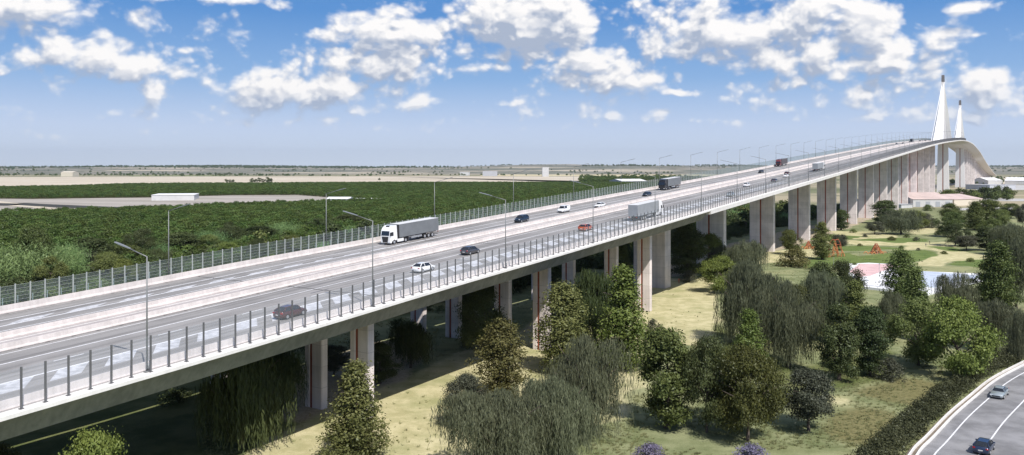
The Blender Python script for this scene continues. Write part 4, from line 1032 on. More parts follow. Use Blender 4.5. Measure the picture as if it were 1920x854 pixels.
# ---------------------------------------------------------------- curved road bottom right
OUT = [(1700,870),(1718,846),(1740,824.7),(1780.8,782),(1821.5,747),(1862.3,714.7),(1920,684),(1985,652),(2070,622)]
def curve_pts(pl, n=60):
    g2 = [Vector((*ground(x, y), 0)) for x, y in pl]
    # Catmull-Rom through the points
    out = []
    for i in range(len(g2)-1):
        p0 = g2[max(i-1,0)]; p1 = g2[i]; p2 = g2[i+1]; p3 = g2[min(i+2,len(g2)-1)]
        for k in range(10):
            t = k/10; out.append(.5*((2*p1)+(p2-p0)*t+(2*p0-5*p1+4*p2-p3)*t*t+(3*p1-p0-3*p2+p3)*t**3))
    out.append(g2[-1]); return out
C0 = curve_pts([(1610,975),(1655,915)]+OUT)
def off(d):
    res = []
    for i, p in enumerate(C0):
        t = (C0[min(i+1,len(C0)-1)]-C0[max(i-1,0)]).normalized(); n = Vector((t.y, -t.x, 0)); res.append(p+n*d)
    return res
def ribbon(mb, d0, d1, z):
    a, b = off(d0), off(d1); n = len(a); mb.add([(p.x,p.y,z) for p in a]+[(p.x,p.y,z) for p in b], [(i, n+i, n+i+1, i+1) for i in range(n-1)])
RZ = .32
m = MB(); a, b = off(-.6), off(12.6)
m.loft([[(p.x,p.y,-.3),(p.x,p.y,RZ-.02),(q.x,q.y,RZ-.02),(q.x,q.y,-.3)] for p, q in zip(a, b)]); tag(m.build('road_bank', plain('bank_soil', (.16,.13,.10), .9, var=.2, vscale=1)), kind='structure')
m = MB(); ribbon(m, .7, 11.7, RZ); tag(m.build('curved_road', M['asphalt2']), kind='structure')
m = MB(); ribbon(m, 2.15, 2.33, RZ+.006); ribbon(m, 6.35, 6.53, RZ+.006); ribbon(m, 10.95, 11.1, RZ+.006); tag(m.build('road_line', M['paint']), kind='structure')
m = MB()
for d in (-.2, .55):
    a, b = off(d), off(d+.16); m.loft([[(p.x,p.y,RZ-.05),(p.x,p.y,RZ+.34),(q.x,q.y,RZ+.34),(q.x,q.y,RZ-.05)] for p, q in zip(a, b)])
tag(m.build('concrete_parapet', M['kerb']), 'double white concrete parapet on the outer side of the curved road', 'barrier')
gr = empty('guard_rail', C0[20], 0, 'grey metal guard rail on the inner side of the curved road', 'guard rail'); gi2 = Matrix.Translation(-Vector(gr.location))
m = MB(); a, b = off(11.95), off(12.02); m.loft([[(p.x,p.y,RZ+.45),(p.x,p.y,RZ+.78),(q.x,q.y,RZ+.78),(q.x,q.y,RZ+.45)] for p, q in zip(a, b)]); o = m.build('rail_beam', M['steel'], gr); o.matrix_parent_inverse = gi2
m = MB()
cc2 = off(12.1); L = 0
for i in range(len(cc2)-1):
    seg = (cc2[i+1]-cc2[i]).length; n = max(1, int(seg/2))
    for k in range(n): m.box(cc2[i].lerp(cc2[i+1], k/n)+Vector((0,0,RZ+.3)), (.1,.12,.8))
o = m.build('post_row', M['steel'], gr, kind='stuff'); o.matrix_parent_inverse = gi2
m = MB(); ribbon(m, 12.25, 13.0, RZ+.03); tag(m.build('road_verge_kerb', M['kerb']), kind='structure')
# hedge: leaf clumps along the outer side and a strip inside the curve
def hedge(d0, d1, h, label, seed, i0=0, i1=None):
    r = rng(seed); A, B = off(d0), off(d1); C = []; O = []; T2 = []
    n = len(A) if i1 is None else i1
    for i in range(i0, n-1):
        seg = (A[i+1]-A[i]).length; q = max(1, int(seg*24))
        for k in range(q):
            t = r.random(); w = r.random(); p = A[i].lerp(A[i+1], t).lerp(B[i].lerp(B[i+1], t), w)
            hh = h*(.45+.95*float(fbm(np.array([p.x/2.1]), np.array([p.y/2.1]), 3, seed)[0]))*(1-abs(w-.5)**2*1.6)
            zc = hh*r.random()**.4; of = r.normal(size=(16,3))*np.array([.35,.35,.25]); c3 = np.array([p.x, p.y, zc])+of; c3[:,2] = np.maximum(c3[:,2], .05)
            C.append(c3); O.append(of/(np.linalg.norm(of,axis=1,keepdims=True)+1e-6)+np.array([0,0,.6])); T2.append(np.full(16, .15*r.random()+.85*float(vnoise(np.array([p.x/1.6]), np.array([p.y/1.6]), seed+5)[0])))
    C = np.concatenate(C); V, F = leaf_quads(C, np.concatenate(O), .27, r)
    o = bpy.data.objects.new('hedge', np_mesh('hedge', V, F, [M['f_hedge']], [('tone','FACE',np.concatenate(T2))])); COL.objects.link(o); tag(o, label, 'hedge')
hedge(-1.0, -4.6, 2.2, 'long dark shrubby hedge following the outer side of the curved road', 3)
hedge(13.3, 17, 1.7, 'dark shrubs inside the curve behind the metal guard rail', 8)

# ---------------------------------------------------------------- vehicles
def paint(name, c, metal=.25): return plain(name, c, .28, metal, coat=.7)
def wheel_parts(r, x, y, rad, wd):
    m = MB(); s = 1 if y > 0 else -1; m.tube((x, y-wd/2, rad), (x, y+wd/2, rad), rad, rad, 16); w = m.build('wheel', M['tyre'], r)
    m = MB(); m.tube((x, y+s*(wd/2-.01), rad), (x, y+s*(wd/2+.015), rad), rad*.62, rad*.58, 12); m.build('rim', M['rim'], w)
def car(kind, mat, label, cat='car'):
    L, Wd, H = {'sedan':(4.75,1.84,1.43),'hatch':(4.3,1.80,1.50),'suv':(4.7,1.9,1.78),'van':(4.6,1.85,1.85)}[kind]
    r = empty('parked_car' if False else ('van' if kind == 'van' else 'car'), (0,0,0), 0, label, cat)
    belt = .92 if kind in ('sedan','hatch') else 1.08
    hl = L/2; wr = .33 if kind in ('sedan','hatch') else .36
    # body: sections along x (front = +x): x, bottom, shoulder height, half width
    if kind == 'sedan': S = [(hl,.34,.55,.62),(hl-.12,.24,.68,.80),(hl-.7,.20,.80,.90),(hl-1.45,.20,.93,.92),(.2,.20,.97,.92),(-1.0,.20,1.0,.92),(-hl+.75,.20,1.04,.91),(-hl+.15,.26,1.02,.84),(-hl,.36,.80,.74)]
    elif kind == 'hatch': S = [(hl,.34,.58,.62),(hl-.12,.24,.72,.80),(hl-.6,.20,.84,.88),(hl-1.2,.20,.98,.9),(.1,.20,1.02,.9),(-1.2,.20,1.06,.9),(-hl+.3,.22,1.08,.87),(-hl+.08,.28,1.0,.82),(-hl,.36,.75,.76)]
    else: S = [(hl,.38,.75,.66),(hl-.12,.28,.95,.84),(hl-.6,.24,1.05,.92),(hl-1.15,.24,1.14,.94),(.1,.24,1.18,.94),(-1.3,.24,1.2,.94),(-hl+.3,.26,1.2,.92),(-hl+.06,.32,1.15,.88),(-hl,.4,.9,.84)]
    def ring(x, b, t, w):
        return [(x,-w*.86,b),(x,-w,b+.12),(x,-w*1.0,(b+t)/2),(x,-w*.97,t-.10),(x,-w*.84,t),(x,w*.84,t),(x,w*.97,t-.10),(x,w,(b+t)/2),(x,w,b+.12),(x,w*.86,b)]
    m = MB(); m.loft([ring(*s) for s in S]); m.build('body', mat, r, True)
    # glasshouse
    if kind == 'sedan': G = [(hl-1.40,.93,.95,.78),(.62,.98,H-.10,.64),(-.1,1.0,H-.015,.62),(-.85,1.0,H-.03,.61),(-hl+.72,1.02,1.08,.74)]
    elif kind == 'hatch': G = [(hl-1.15,.98,1.0,.78),(.62,1.0,H-.08,.64),(0,1.02,H-.01,.63),(-1.2,1.05,H-.05,.61),(-hl+.22,1.06,1.12,.72)]
    elif kind == 'suv': G = [(hl-1.2,1.12,1.15,.82),(.55,1.15,H-.08,.70),(0,1.15,H-.01,.70),(-1.6,1.18,H-.04,.68),(-hl+.14,1.18,1.25,.8)]
    else: G = [(hl-1.05,1.12,1.15,.84),(.75,1.15,H-.08,.76),(.2,1.15,H-.01,.77),(-1.6,1.18,H-.01,.77),(-hl+.1,1.18,H-.14,.80)]
    def gring(x, b, t, w):
        wb = .86 if kind in ('sedan','hatch') else .9
        return [(x,-wb,b-.06),(x,-w,t-.04),(x,-w*.8,t),(x,w*.8,t),(x,w,t-.04),(x,wb,b-.06)]
    m = MB(); m.loft([gring(*g) for g in G]); m.build('glasshouse', M['carglass'], r)
    # roof skin and pillars in body colour
    m = MB(); R2 = G[1:-1]
    m.loft([[(x,-w*.98,t-.05),(x,-w*.8,t+.018),(x,w*.8,t+.018),(x,w*.98,t-.05)] for x,b,t,w in R2])
    for sd in (-1, 1):
        wb = .87 if kind in ('sedan','hatch') else .91
        def bar(p, q, w=.05): m.tube(p, q, w, w, 4)
        x0,b0,t0,w0 = G[0]; x1,b1,t1,w1 = G[1]; bar((x0,sd*.84,b0), (x1,sd*w1,t1-.03), .045)
        xm = (G[1][0]+G[-1][0])/2+.05; bar((xm,sd*wb,1.0), (xm,sd*G[2][3],G[2][2]-.03), .045)
        x0,b0,t0,w0 = G[-1]; x1,b1,t1,w1 = G[-2]; bar((x0+.08,sd*wb,b0), (x1,sd*w1,t1-.03), .075)
    m.build('roof', mat, r)
    if kind == 'van':
        m = MB()
        for sd in (-1, 1): m.frustum((-1.35, sd*.895, 1.12), (1.9,.03), (-1.35, sd*.80, 1.74), (1.8,.03))
        m.build('side_panel', mat, r)
    for sx in (hl-.85, -hl+.85):
        for sy in (-1, 1): wheel_parts(r, sx, sy*(Wd/2-.10), wr, .21)
    for sy in (-1, 1):
        z = S[1][2]-.10; m = MB(); m.box((hl-.13, sy*.66, z), (.16,.34,.14)); m.build('headlight', M['headlight'], r)
        z = S[-2][2]-.14; m = MB(); m.box((-hl+.06, sy*.70, z), (.12,.28,.16)); m.build('taillight', M['taillight'], r)
        m = MB(); m.box((.78, sy*(Wd/2+.08), 1.02 if kind in ('sedan','hatch') else 1.18), (.12,.2,.13)); m.build('wing_mirror', mat, r)
    m = MB(); m.box((hl-.02,0,.46), (.08,1.1,.18)); m.build('grille', M['blacktrim'], r)
    m = MB(); m.box((-hl-.01,0,.62), (.03,.5,.11)); m.build('number_plate', M['plate'], r)
    m = MB(); m.box((0,0,.24), (L-.5,Wd-.25,.16)); m.build('underbody', M['blacktrim'], r)
    return r
def place(r, s, D, fwd, z=.012):
    "stand a vehicle on the deck; fwd=+1 away from the camera, -1 towards it"
    g = grade(s); f = Vector((DIR.x, DIR.y, g)).normalized()*fwd; up = Vector((0,0,1)); y = up.cross(f).normalized(); u = f.cross(y)
    mt = Matrix((f, y, u)).transposed().to_4x4(); r.rotation_euler = mt.to_euler(); r.location = P(s, D, z)
def lorry(cabmat, boxmat, roofmat, label, skirt, trail=True):
    r = empty('lorry', (0,0,0), 0, label, 'truck')
    # cab x 5.6..8.1
    m = MB(); S = [(8.12,.42,2.0,1.12,3.0),(8.16,.38,1.6,1.20,3.1)]
    prof = [(8.02,.40),(8.18,.70),(8.16,1.9),(7.92,2.95),(7.55,3.55),(6.9,3.88),(6.0,3.95),(5.75,3.9),(5.75,.95),(6.15,.80),(7.35,.80),(7.6,.40)]
    vs = [(x,-1.22,z) for x,z in prof]+[(x,1.22,z) for x,z in prof]; n = len(prof)
    vs2 = []
    for sy in (-1,1):
        for x,z in prof: vs2.append((x, sy*(1.22 if z < 2.9 else 1.22-.12*(z-2.9)), z))
    m.add(vs2, [tuple(range(n)), tuple(range(2*n-1, n-1, -1))]+[(i, n+i, n+(i+1)%n, (i+1)%n) for i in range(n)])
    m.build('cab', cabmat, r)
    m = MB(); m.add([(8.185,-1.04,1.95),(8.185,1.04,1.95),(7.975,1.0,2.86),(7.975,-1.0,2.86),(8.155,-1.04,1.93),(8.155,1.04,1.93),(7.93,1.0,2.86),(7.93,-1.0,2.86)], [(0,1,2,3),(7,6,5,4),(0,4,5,1),(1,5,6,2),(2,6,7,3),(3,7,4,0)]); m.build('windscreen', M['carglass'], r)
    m = MB(); m.frustum((8.185,0,.55), (.05,1.3), (8.18,0,1.72), (.05,1.75)); m.build('grille', M['blacktrim'], r)
    for sy in (-1, 1):
        m = MB(); m.add([(7.85,sy*1.235,1.85),(6.95,sy*1.235,1.85),(6.95,sy*1.225,2.6),(7.65,sy*1.225,2.6),(7.85,sy*1.2,1.85),(6.95,sy*1.2,1.85),(6.95,sy*1.19,2.6),(7.65,sy*1.19,2.6)], [(0,1,2,3),(7,6,5,4),(0,4,5,1),(1,5,6,2),(2,6,7,3),(3,7,4,0)]); m.build('side_window', M['carglass'], r)
        m = MB(); m.box((8.17, sy*.92, .62), (.08,.42,.2)); m.build('headlight', M['headlight'], r)
        m = MB(); m.box((8.1, sy*1.42, 2.25), (.14,.16,.7)); m.build('wing_mirror', M['blacktrim'], r)
        m = MB(); m.box((4.75, sy*1.16, .72), (2.0,.10,.62)); m.build('side_skirt', skirt, r)
        m = MB(); m.box((-.6, sy*1.14, .82), (3.6,.08,.42)); m.build('side_guard', M['rim'], r)
        m = MB(); m.box((-8.33, sy*.95, 1.0), (.05,.4,.16)); m.build('taillight', M['taillight'], r)
    m = MB(); m.frustum((7.4,0,3.6), (.02,.9), (7.1,0,3.9), (.5,.7)); m.build('roof_lamp_visor', M['blacktrim'], r)
    m = MB(); m.box((-1.55,0,2.6), (13.5,2.5,2.72)); m.build('trailer_box', boxmat, r)
    m = MB(); m.box((-1.55,0,3.985), (13.56,2.54,.05)); m.build('trailer_roof', roofmat, r)
    m = MB(); m.box((5.17,0,2.6), (.10,2.52,2.74)); m.build('corner_frame', M['chassis'], r)
    m = MB(); m.box((-1.6,0,1.12), (13.2,1.1,.22)); m.box((4.9,0,.85), (5.6,.9,.22)); m.box((-8.1,0,.55), (.12,2.2,.14)); m.box((1.9,0,.7), (.14,1.9,.8)); m.build('chassis', M['chassis'], r)
    for x in (6.75, 3.1, -3.4, -4.72, -6.04):
        for sy in (-1, 1): wheel_parts(r, x, sy*1.07, .50, .32)
    return r
P_white = paint('white_car_paint', (.80,.80,.80), 0); P_blue = paint('dark_blue_paint', (.018,.03,.05)); P_grey = paint('dark_grey_paint', (.07,.07,.08)); P_red = paint('maroon_paint', (.07,.024,.022), .1); P_or = paint('orange_red_paint', (.42,.09,.03), .1)
P_silver = paint('silver_blue_paint', (.42,.47,.48), .5); P_navy = paint('navy_paint', (.02,.035,.08)); P_black = paint('black_paint', (.015,.015,.018)); P_dred = paint('dark_red_paint', (.16,.03,.03), 0)
tarp_g = plain('grey_tarpaulin', (.16,.17,.18), .6, var=.08, vscale=.6); tarp_l = plain('light_grey_tarpaulin', (.27,.285,.30), .6, var=.08, vscale=.6); roof_w = plain('trailer_roof_white', (.62,.62,.62), .5)
def put(r, x, y, fwd, D=None):
    s, Dh = deck_hit(x, y); place(r, s, D if D is not None else Dh, fwd)
def at(x, D): return D*FPX/CT/CT/(1910-x)-D*TT
o = lorry(P_white, tarp_g, roof_w, 'white cab lorry with a long dark grey box trailer coming down the far carriageway', P_white); place(o, at(770, 110.4), 110.4, -1)
o = lorry(P_black, tarp_g, roof_w, 'black cab lorry with a grey trailer on the far carriageway behind the dark blue saloon', M['chassis']); place(o, at(1256, 110.5), 110.5, -1)
o = lorry(P_dred, plain('dark_tarpaulin', (.09,.08,.085), .6), tarp_g, 'dark red cab lorry far up the bridge on the far carriageway', M['chassis']); place(o, at(1466, 112.8), 112.8, -1)
o = lorry(P_white, tarp_l, roof_w, 'pale grey box lorry seen from behind on the near carriageway beside the lamp', P_white); place(o, at(1212, 79.6), 79.6, 1)
o = lorry(P_white, tarp_l, roof_w, 'small looking pale lorry farther up the near carriageway', P_white); place(o, at(1535, 83.2), 83.2, 1)
o = lorry(P_black, tarp_g, tarp_g, 'tiny dark lorry near the top of the slope below the first tower', M['chassis']); place(o, at(1710, 112.5), 112.5, -1)
def C(kind, mat, x, D, fwd, label, cat='car'): place(car(kind, mat, label, cat), at(x, D), D, fwd)
C('suv', P_blue, 978, 105.6, -1, 'dark blue tall car on the far carriageway, left of the white van')
C('van', P_white, 1057, 107.0, -1, 'small white van on the far carriageway', 'van')
C('sedan', P_white, 1125, 103.6, -1, 'white saloon car on the far carriageway right of the small white van')
C('sedan', P_blue, 1213, 106.0, -1, 'dark blue saloon just ahead of the black cab lorry')
C('sedan', P_black, 1427, 106.0, -1, 'dark car on the far carriageway ahead of the dark red lorry')
C('sedan', P_black, 1442, 113.0, -1, 'black car directly in front of the dark red lorry') if False else None
C('hatch', P_red, 545, 77.6, 1, 'very dark maroon car behind the dark posts, nearest car on the bridge')
C('hatch', P_white, 794, 82.6, 1, 'white hatchback on the near carriageway seen through the posts')
C('hatch', P_grey, 882, 86.6, 1, 'dark grey hatchback on the near carriageway right of the white one')
C('hatch', P_or, 1098, 82.4, 1, 'orange red car on the near carriageway behind the pale lorry')
C('sedan', P_silver, 1370, 79.0, 1, 'silver grey car on the near carriageway above the wide piers')
C('hatch', P_white, 1400, 86.2, 1, 'tiny white car in the middle lane of the near carriageway')
C('sedan', P_grey, 1452, 83.0, 1, 'tiny grey car on the near carriageway below the dark red lorry')
C('hatch', P_white, 1474, 86.2, 1, 'tiny white car behind the farther pale lorry')
C('sedan', P_red, 1476, 90.5, 1, 'tiny dark red car in the inner lane of the near carriageway')
for k, x in enumerate((1650, 1681, 1693, 1725, 1735)): C('sedan', (P_white, P_grey, P_black, P_black, P_grey)[k], x, 106+3*(k % 2), -1, ('tiny pale car far up the slope','tiny grey car far up the slope','tiny dark car far up the slope below the small lorry','tiny dark car just before the first tower','tiny grey car right at the foot of the first tower')[k])
# cars on the curved road
def on_curve(r, x, y, d, flip):
    X, Y = ground(x, y, RZ); p = Vector((X, Y, 0)); A = off(d); i = min(range(1, len(A)-1), key=lambda k: (A[k]-p).length); t = (A[i+1]-A[i-1]).normalized()*flip
    r.location = (p.x, p.y, RZ+.008); r.rotation_euler = (0, 0, math.atan2(t.y, t.x))
on_curve(car('sedan', P_silver, 'silver blue saloon on the curved road, coming towards the camera'), 1874, 743, 4.4, -1)
on_curve(car('hatch', P_navy, 'dark navy car on the curved road at the bottom right, seen from behind'), 1845, 846, 8.6, 1)
# ---------------------------------------------------------------- far buildings, plaza, play frames, people
def hall(name, label, px0, py0, px1, py1, h, depth, roof, wall=None, pitched=True, doors=0, zoff=0):
    "long building whose front wall stands between two photo positions on the ground"
    a = Vector((*ground(px0, py0), 0)); b = Vector((*ground(px1, py1), 0)); d = (b-a); L = d.length; d.normalize(); n = Vector((-d.y, d.x, 0))
    if n.y < 0: n = -n
    r = empty(name, (a+b)/2, 0, label, 'building'); ri = Matrix.Translation(-Vector(r.location))
    m = MB()
    rg = lambda p: [p-Vector((0,0,.3)), p+Vector((0,0,h)), p+n*depth/2+Vector((0,0,h+(depth*.09 if pitched else .0))), p+n*depth+Vector((0,0,h)), p+n*depth-Vector((0,0,.3))]
    m.loft([rg(a), rg(b)]); o = m.build('wall', wall or M['white_wall'], r); o.matrix_parent_inverse = ri
    m = MB(); e = .5
    up = Vector((0,0,.25)); hh = lambda p: [p-n*e+Vector((0,0,h+.02)), p+n*depth/2+Vector((0,0,h+(depth*.09 if pitched else .02)+.04)), p+n*(depth+e)+Vector((0,0,h+.02))]
    q0, q1 = a-d*e, b+d*e
    m.loft([[*hh(q0), *[v+up for v in hh(q0)][::-1]], [*hh(q1), *[v+up for v in hh(q1)][::-1]]]); o = m.build('roof', roof, r); o.matrix_parent_inverse = ri
    for k in range(doors):
        c = a.lerp(b, (k+.5)/doors)-n*.02; m = MB(); w = min(L/doors*.45, 5); m.box((0,0,h*.36), (w,.1,h*.72), Matrix.Translation(c-n*.05)@Matrix.Rotation(math.atan2(d.y, d.x), 4, 'Z')); o = m.build('door', M['plaza_grey'], r); o.matrix_parent_inverse = ri
    return r
roofw = plain('pale_metal_roof', (.76,.76,.76), .6, var=.05, vscale=.1); grw = plain('grey_wall', (.42,.43,.46), .8, var=.06, vscale=.1); shed = plain('beige_wall', (.60,.54,.44), .8)
hall('farm_hall','long white farm hall on the grey ploughed field beyond the orchard',284,377,364,376.2,6.2,60,roofw,None,False)
hall('farm_shed','low white shed at the edge of the orchard right of the ploughed field',613,384,655,384,5.5,18,roofw); hall('farm_shed','long low white shed behind the other one at the orchard edge',650,381.5,711,381.5,3.6,14,roofw)
hall('greenhouse','pale tunnel roof building beside the scrub patch near the far fence',1165,345.5,1212,345,7.0,50,roofw,grw)
hall('warehouse','tiny pale warehouse on the horizon left of centre',905,330.6,932,330.6,26,120,roofw,grw,False); hall('warehouse','tiny square white tower like building on the horizon right of centre',1017,331.5,1029,331.5,46,60,roofw,None,False)
hall('farm_shed','tiny beige house among dark trees on the far left horizon',114,331.5,136,331.5,20,60,shed,shed)
hall('farm_shed','tiny white shed on the horizon above the white truck trailer',862,329.6,880,329.6,20,60,roofw,None,False)
hall('hall','long white hall with pink roof behind the park, left one with door openings',1712,388.5,1786,388.5,7.0,62,M['pink_roof'],None,True,4)
hall('hall','long pale hall with pink roof behind the park, right one',1789,386.5,1842,384.5,6.0,46,M['pink_roof'],shed,True,0)
hall('hall','small pink roofed pavilion poking up between the two halls',1802,374.5,1812,374.5,7.5,14,M['pink_roof'],shed,True)
hall('warehouse','long flat white warehouse near the right edge beyond the tree row',1853,346,1880,346,9,70,roofw); hall('warehouse','second flat white warehouse right of the first at the right edge',1884,346.5,1935,347,9,80,roofw)
hall('warehouse','grey warehouse in the yard behind the tree row at the right',1856,356,1905,355.5,8,50,grw,grw,False)
hall('farm_shed','low grey shed just left of the pink roofed hall at the piers',1690,391,1711,390,3.2,14,grw,None,False)

# plaza: low raised platform with pink and white paving, second paved court on the right
def slab(name, poly, z0, z1, mat, label=None, kind=None, cat=None, parent=None):
    p = gp(poly, z1); n = len(p); m = MB(); m.add([(x,y,z0) for x,y in p]+[(x,y,z1) for x,y in p], [tuple(range(n-1,-1,-1)), tuple(range(n,2*n))]+[(i,(i+1)%n,n+(i+1)%n,n+i) for i in range(n)])
    return tag(m.build(name, mat, parent), label, cat, None, kind)
z4 = lambda l: [(1380+x/5.3375, 420+y/5.3375) for x, y in l]
slab('plaza', z4([(1000,405),(1330,390),(1600,405),(1640,470),(1600,650),(1520,655),(1190,618),(1180,560),(1110,490)]), -.3, .62, M['plaza_white'], kind='structure')
slab('plaza_paving', z4([(1130,480),(1235,400),(1560,404),(1590,440),(1480,470),(1345,520),(1240,530)]), .60, .625, M['plaza_pink'], kind='structure')
slab('plaza_paving', z4([(1600,406),(1690,420),(1660,450),(1480,455),(1590,430)]), .60, .63, plain('plaza_brown', (.33,.24,.26), .8), kind='structure')
slab('plaza_court', [(1706,501),(1760,505),(1800,508),(1856,515),(1860,523),(1790,540),(1740,552),(1700,545)], -.3, .30, M['plaza_white'], kind='structure')
slab('plaza_court_paving', [(1720,508),(1765,511),(1850,518),(1790,530),(1750,540),(1715,535)], .28, .305, M['plaza_blue'], kind='structure')
m = MB(); pp = gp(z4([(1175,612),(1525,652),(1525,660),(1175,620)]), 0)
a, b2 = Vector((*ground(*z4([(1190,622)])[0]),0)), Vector((*ground(*z4([(1525,660)])[0]),0)); dd = (b2-a).normalized(); nn = Vector((-dd.y,dd.x,0))
m.loft([[a-nn*.5+Vector((0,0,-.2)),a-nn*.5+Vector((0,0,.72)),a+Vector((0,0,.72)),a+Vector((0,0,-.2))],[b2-nn*.5+Vector((0,0,-.2)),b2-nn*.5+Vector((0,0,.72)),b2+Vector((0,0,.72)),b2+Vector((0,0,-.2))]])
tag(m.build('low_wall', M['plaza_grey']), 'low grey wall along the front of the white plaza', 'wall')
def block(px, py, dims, rz, mat, label, z=.62):
    X, Y = ground(px, py, z); m = MB(); w, d, h = dims; m.frustum((0,0,0), (w,d), (0,0,h), (w*.94,d*.94)); m.frustum((0,0,h+.002), (w*.97,d*.97), (0,0,h+.06), (w*.97,d*.97)); o = m.build('plaza_block', mat); o.location = (X, Y, z); o.rotation_euler = (0,0,rz); tag(o, label, 'bench block')
block(*z4([(1240,590)])[0], (2.4,1.8,.9), .3, M['plaza_grey'], 'grey block at the front left corner of the white plaza')
block(*z4([(1180,560)])[0], (2.0,1.4,.7), .9, M['plaza_blue'], 'blue grey sloping block at the left edge of the white plaza')
block(*z4([(1300,575)])[0], (1.6,.8,.4), .2, M['plaza_grey'], 'small low grey block in the middle of the white paving')
for x, y, l in ((1648.5,515,'thin post standing on the white plaza'),(1563,502,'thin post at the left edge of the white plaza')):
    X, Y = ground(x, y, .62 if x > 1600 else 0); m = MB(); z = .62 if x > 1600 else 0; m.tube((X,Y,z), (X,Y,z+3.4), .07, .05, 6); m.box((X,Y,z+3.4), (.5,.25,.12)); tag(m.build('plaza_lamp', M['steel']), l, 'lamp post')

# play frames: steel tube pyramids with rope nets
def play(px, py, wpx, hpx, label, seed, arch):
    r = random.Random(seed); X, Y = ground(px, py); w = wpx*Y/FPX; h = hpx*Y/FPX
    root = empty('climbing_frame', (X, Y, 0), 0, label, 'climbing frame')
    m = MB(); top = Vector((0,0,h)); n = 6 if not arch else 5
    feet = [Vector((math.cos(a)*w*.30, math.sin(a)*w*.30, 0)) for a in [2*math.pi*k/n+.3 for k in range(n)]]
    if arch:
        for off_ in (-1, 1):
            P2 = [Vector((off_*w*.16+math.cos(t)*w*.26, off_*.8, math.sin(t)*h)) for t in [math.pi*k/12 for k in range(13)]]
            for a, b in zip(P2, P2[1:]): m.tube(a, b, .13, .13, 6)
        for k in range(1, 12, 2):
            t = math.pi*k/12; m.tube((-w*.16+math.cos(t)*w*.26,-.8,math.sin(t)*h), (w*.16+math.cos(t)*w*.26,.8,math.sin(t)*h), .08, .08, 5)
    else:
        for f in feet: m.tube(f, top*.97+Vector((f.x*.12,f.y*.12,0)), .14, .10, 6)
        for lv in (.3,.58,.8):
            q = [f.lerp(top, lv) for f in feet]
            for i in range(n): m.tube(q[i], q[(i+1)%n], .08, .08, 5)
    m.build('frame', M['playred'], root)
    m = MB()
    for i in range(34):
        a = r.random()*6.28; b = a+r.uniform(.6, 2.2); la, lb = r.uniform(.1,.85), r.uniform(.0,.9); ra, rb2 = w*.27*(1-la), w*.27*(1-lb)
        m.tube((math.cos(a)*ra, math.sin(a)*ra*(.3 if arch else 1), h*la), (math.cos(b)*rb2, math.sin(b)*rb2*(.3 if arch else 1), h*lb), .11, .09, 4)
    m.build('rope_net', M['playorange'], root)
    m = MB()
    for i in range(9 if not arch else 3):
        a = i*1.25+r.random(); c = Vector((math.cos(a)*w*.42, math.sin(a)*w*.25, 0)); 
        P2 = [c+Vector((math.cos(t)*w*.09, 0, math.sin(t)*h*.30)) for t in [math.pi*k/8 for k in range(9)]]
        for a2, b3 in zip(P2, P2[1:]): m.tube(a2, b3, .16, .16, 5)
    if arch:
        P2 = [Vector((w*.30+k*w*.045, 1.0, h*(.62-.09*k))) for k in range(7)]
        for a2, b3 in zip(P2, P2[1:]): m.tube(a2, b3, .22, .22, 6)
    m.build('hoop' if not arch else 'slide', M['playorange'], root)
play(1643,480,46,24,'red and orange climbing pyramid with rope nets on its own round lawn', 1, False)
play(1566,483,34,34,'tall red arched climbing frame with slide right of the narrow dark tree', 2, True)
play(1516,467,26,15,'low orange climbing frame at the foot of the wide pier', 3, False)

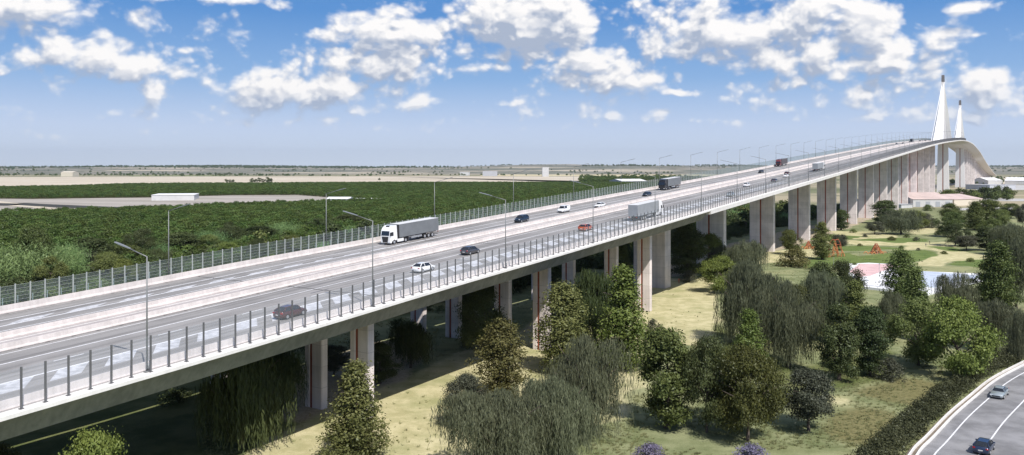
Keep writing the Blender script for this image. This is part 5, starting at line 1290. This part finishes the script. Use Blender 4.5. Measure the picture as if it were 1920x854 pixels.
# people
skin_m = plain('skin', (.42,.26,.19), .6); hair_m = plain('hair', (.03,.022,.018), .8)
def person(px, py, top_col, leg_col, label, rz=0.0, stride=.25, z=0.0):
    X, Y = ground(px, py)
    me = bpy.data.meshes.new('person')
    v = [(0,0,.95),(0,0,1.18),(0,0,1.40),(0,0,1.50),(0,.01,1.60),(0,.02,1.72),
         (.10,0,.90),(.11,stride*.45,.50),(.11,stride*.5-.05,.10),(.11,stride*.5+.10,.03),
         (-.10,0,.90),(-.11,-stride*.35,.50),(-.11,-stride*1.0,.12),(-.11,-stride*1.0+.14,.03),
         (.19,0,1.40),(.24,-.10,1.14),(.25,.05,.92),(.25,.09,.84),(-.19,0,1.40),(-.24,.10,1.14),(-.25,.16,.92),(-.25,.20,.84)]
    e = [(0,1),(1,2),(2,3),(3,4),(4,5),(0,6),(6,7),(7,8),(8,9),(0,10),(10,11),(11,12),(12,13),(2,14),(14,15),(15,16),(16,17),(2,18),(18,19),(19,20),(20,21)]
    rad = [.15,.13,.16,.055,.095,.085,.10,.065,.042,.04,.10,.065,.042,.04,.065,.042,.03,.035,.065,.042,.03,.035]
    me.from_pydata(v, e, []); import bmesh; bm = bmesh.new(); bm.from_mesh(me); bm.verts.layers.skin.verify(); bm.to_mesh(me); bm.free()
    for i, q in enumerate(rad): me.skin_vertices[0].data[i].radius = (q, q*.8)
    me.skin_vertices[0].data[0].use_root = True
    m, nt, b = new_mat('outfit'); sp_ = nt.nodes.new('ShaderNodeSeparateXYZ'); tcn = nt.nodes.new('ShaderNodeTexCoord'); nt.links.new(tcn.outputs['Object'], sp_.inputs[0])
    z_ = sp_.outputs[2]; ab = math_(nt, 'ABSOLUTE', sp_.outputs[0])
    c = mix(nt, leg_col, top_col, math_(nt, 'GREATER_THAN', z_, .93)); c = mix(nt, c, (.42,.26,.19), math_(nt, 'GREATER_THAN', z_, 1.47)); c = mix(nt, c, (.03,.02,.015), math_(nt, 'GREATER_THAN', z_, 1.70)); c = mix(nt, c, (.03,.025,.02), math_(nt, 'LESS_THAN', z_, .08))
    nt.links.new(c, b.inputs['Base Color']); b.inputs['Roughness'].default_value = .8; me.materials.append(m)
    o = bpy.data.objects.new('person', me); COL.objects.link(o); a = o.modifiers.new('skin', 'SKIN'); a.use_smooth_shade = True; s = o.modifiers.new('sub', 'SUBSURF'); s.levels = 1; s.render_levels = 2
    gz = .45 if z == 0 else z
    dgi = np.abs(gx-X).argmin(); dgj = np.abs(gy-Y).argmin()
    o.location = (X, Y, float(Z[dgj, dgi])-.0); o.rotation_euler = (0,0,rz); tag(o, label, 'person'); return o
person(1736, 463.5, (.05,.06,.10), (.04,.04,.05), 'walker in dark clothes on the sandy path, nearer of the two', .4)
person(1743, 458.5, (.10,.07,.06), (.05,.05,.07), 'walker in dark clothes farther along the sandy path', .6)
person(1273, 532, (.50,.10,.04), (.40,.09,.04), 'person in orange red clothes at the shaded edge of the sandy clearing', 1.2)
# ---------------------------------------------------------------- air
USE_HAZE = True
if USE_HAZE:
    m = MB(); m.box((0, 8000, 250), (36000, 24000, 506)); hz = m.build('haze', bpy.data.materials.new('haze_air')); hz['kind'] = 'stuff'
    hm2 = hz.data.materials[0]; hm2.use_nodes = True; nt = hm2.node_tree; nt.nodes.clear(); out = nt.nodes.new('ShaderNodeOutputMaterial'); pvn = nt.nodes.new('ShaderNodeVolumePrincipled')
    pvn.inputs['Color'].default_value = (.80,.86,.95,1); pvn.inputs['Density'].default_value = 0.000026; pvn.inputs['Anisotropy'].default_value = .3; nt.links.new(pvn.outputs[0], out.inputs['Volume'])
SC.cycles.volume_bounces = 0
bpy.context.view_layer.update()
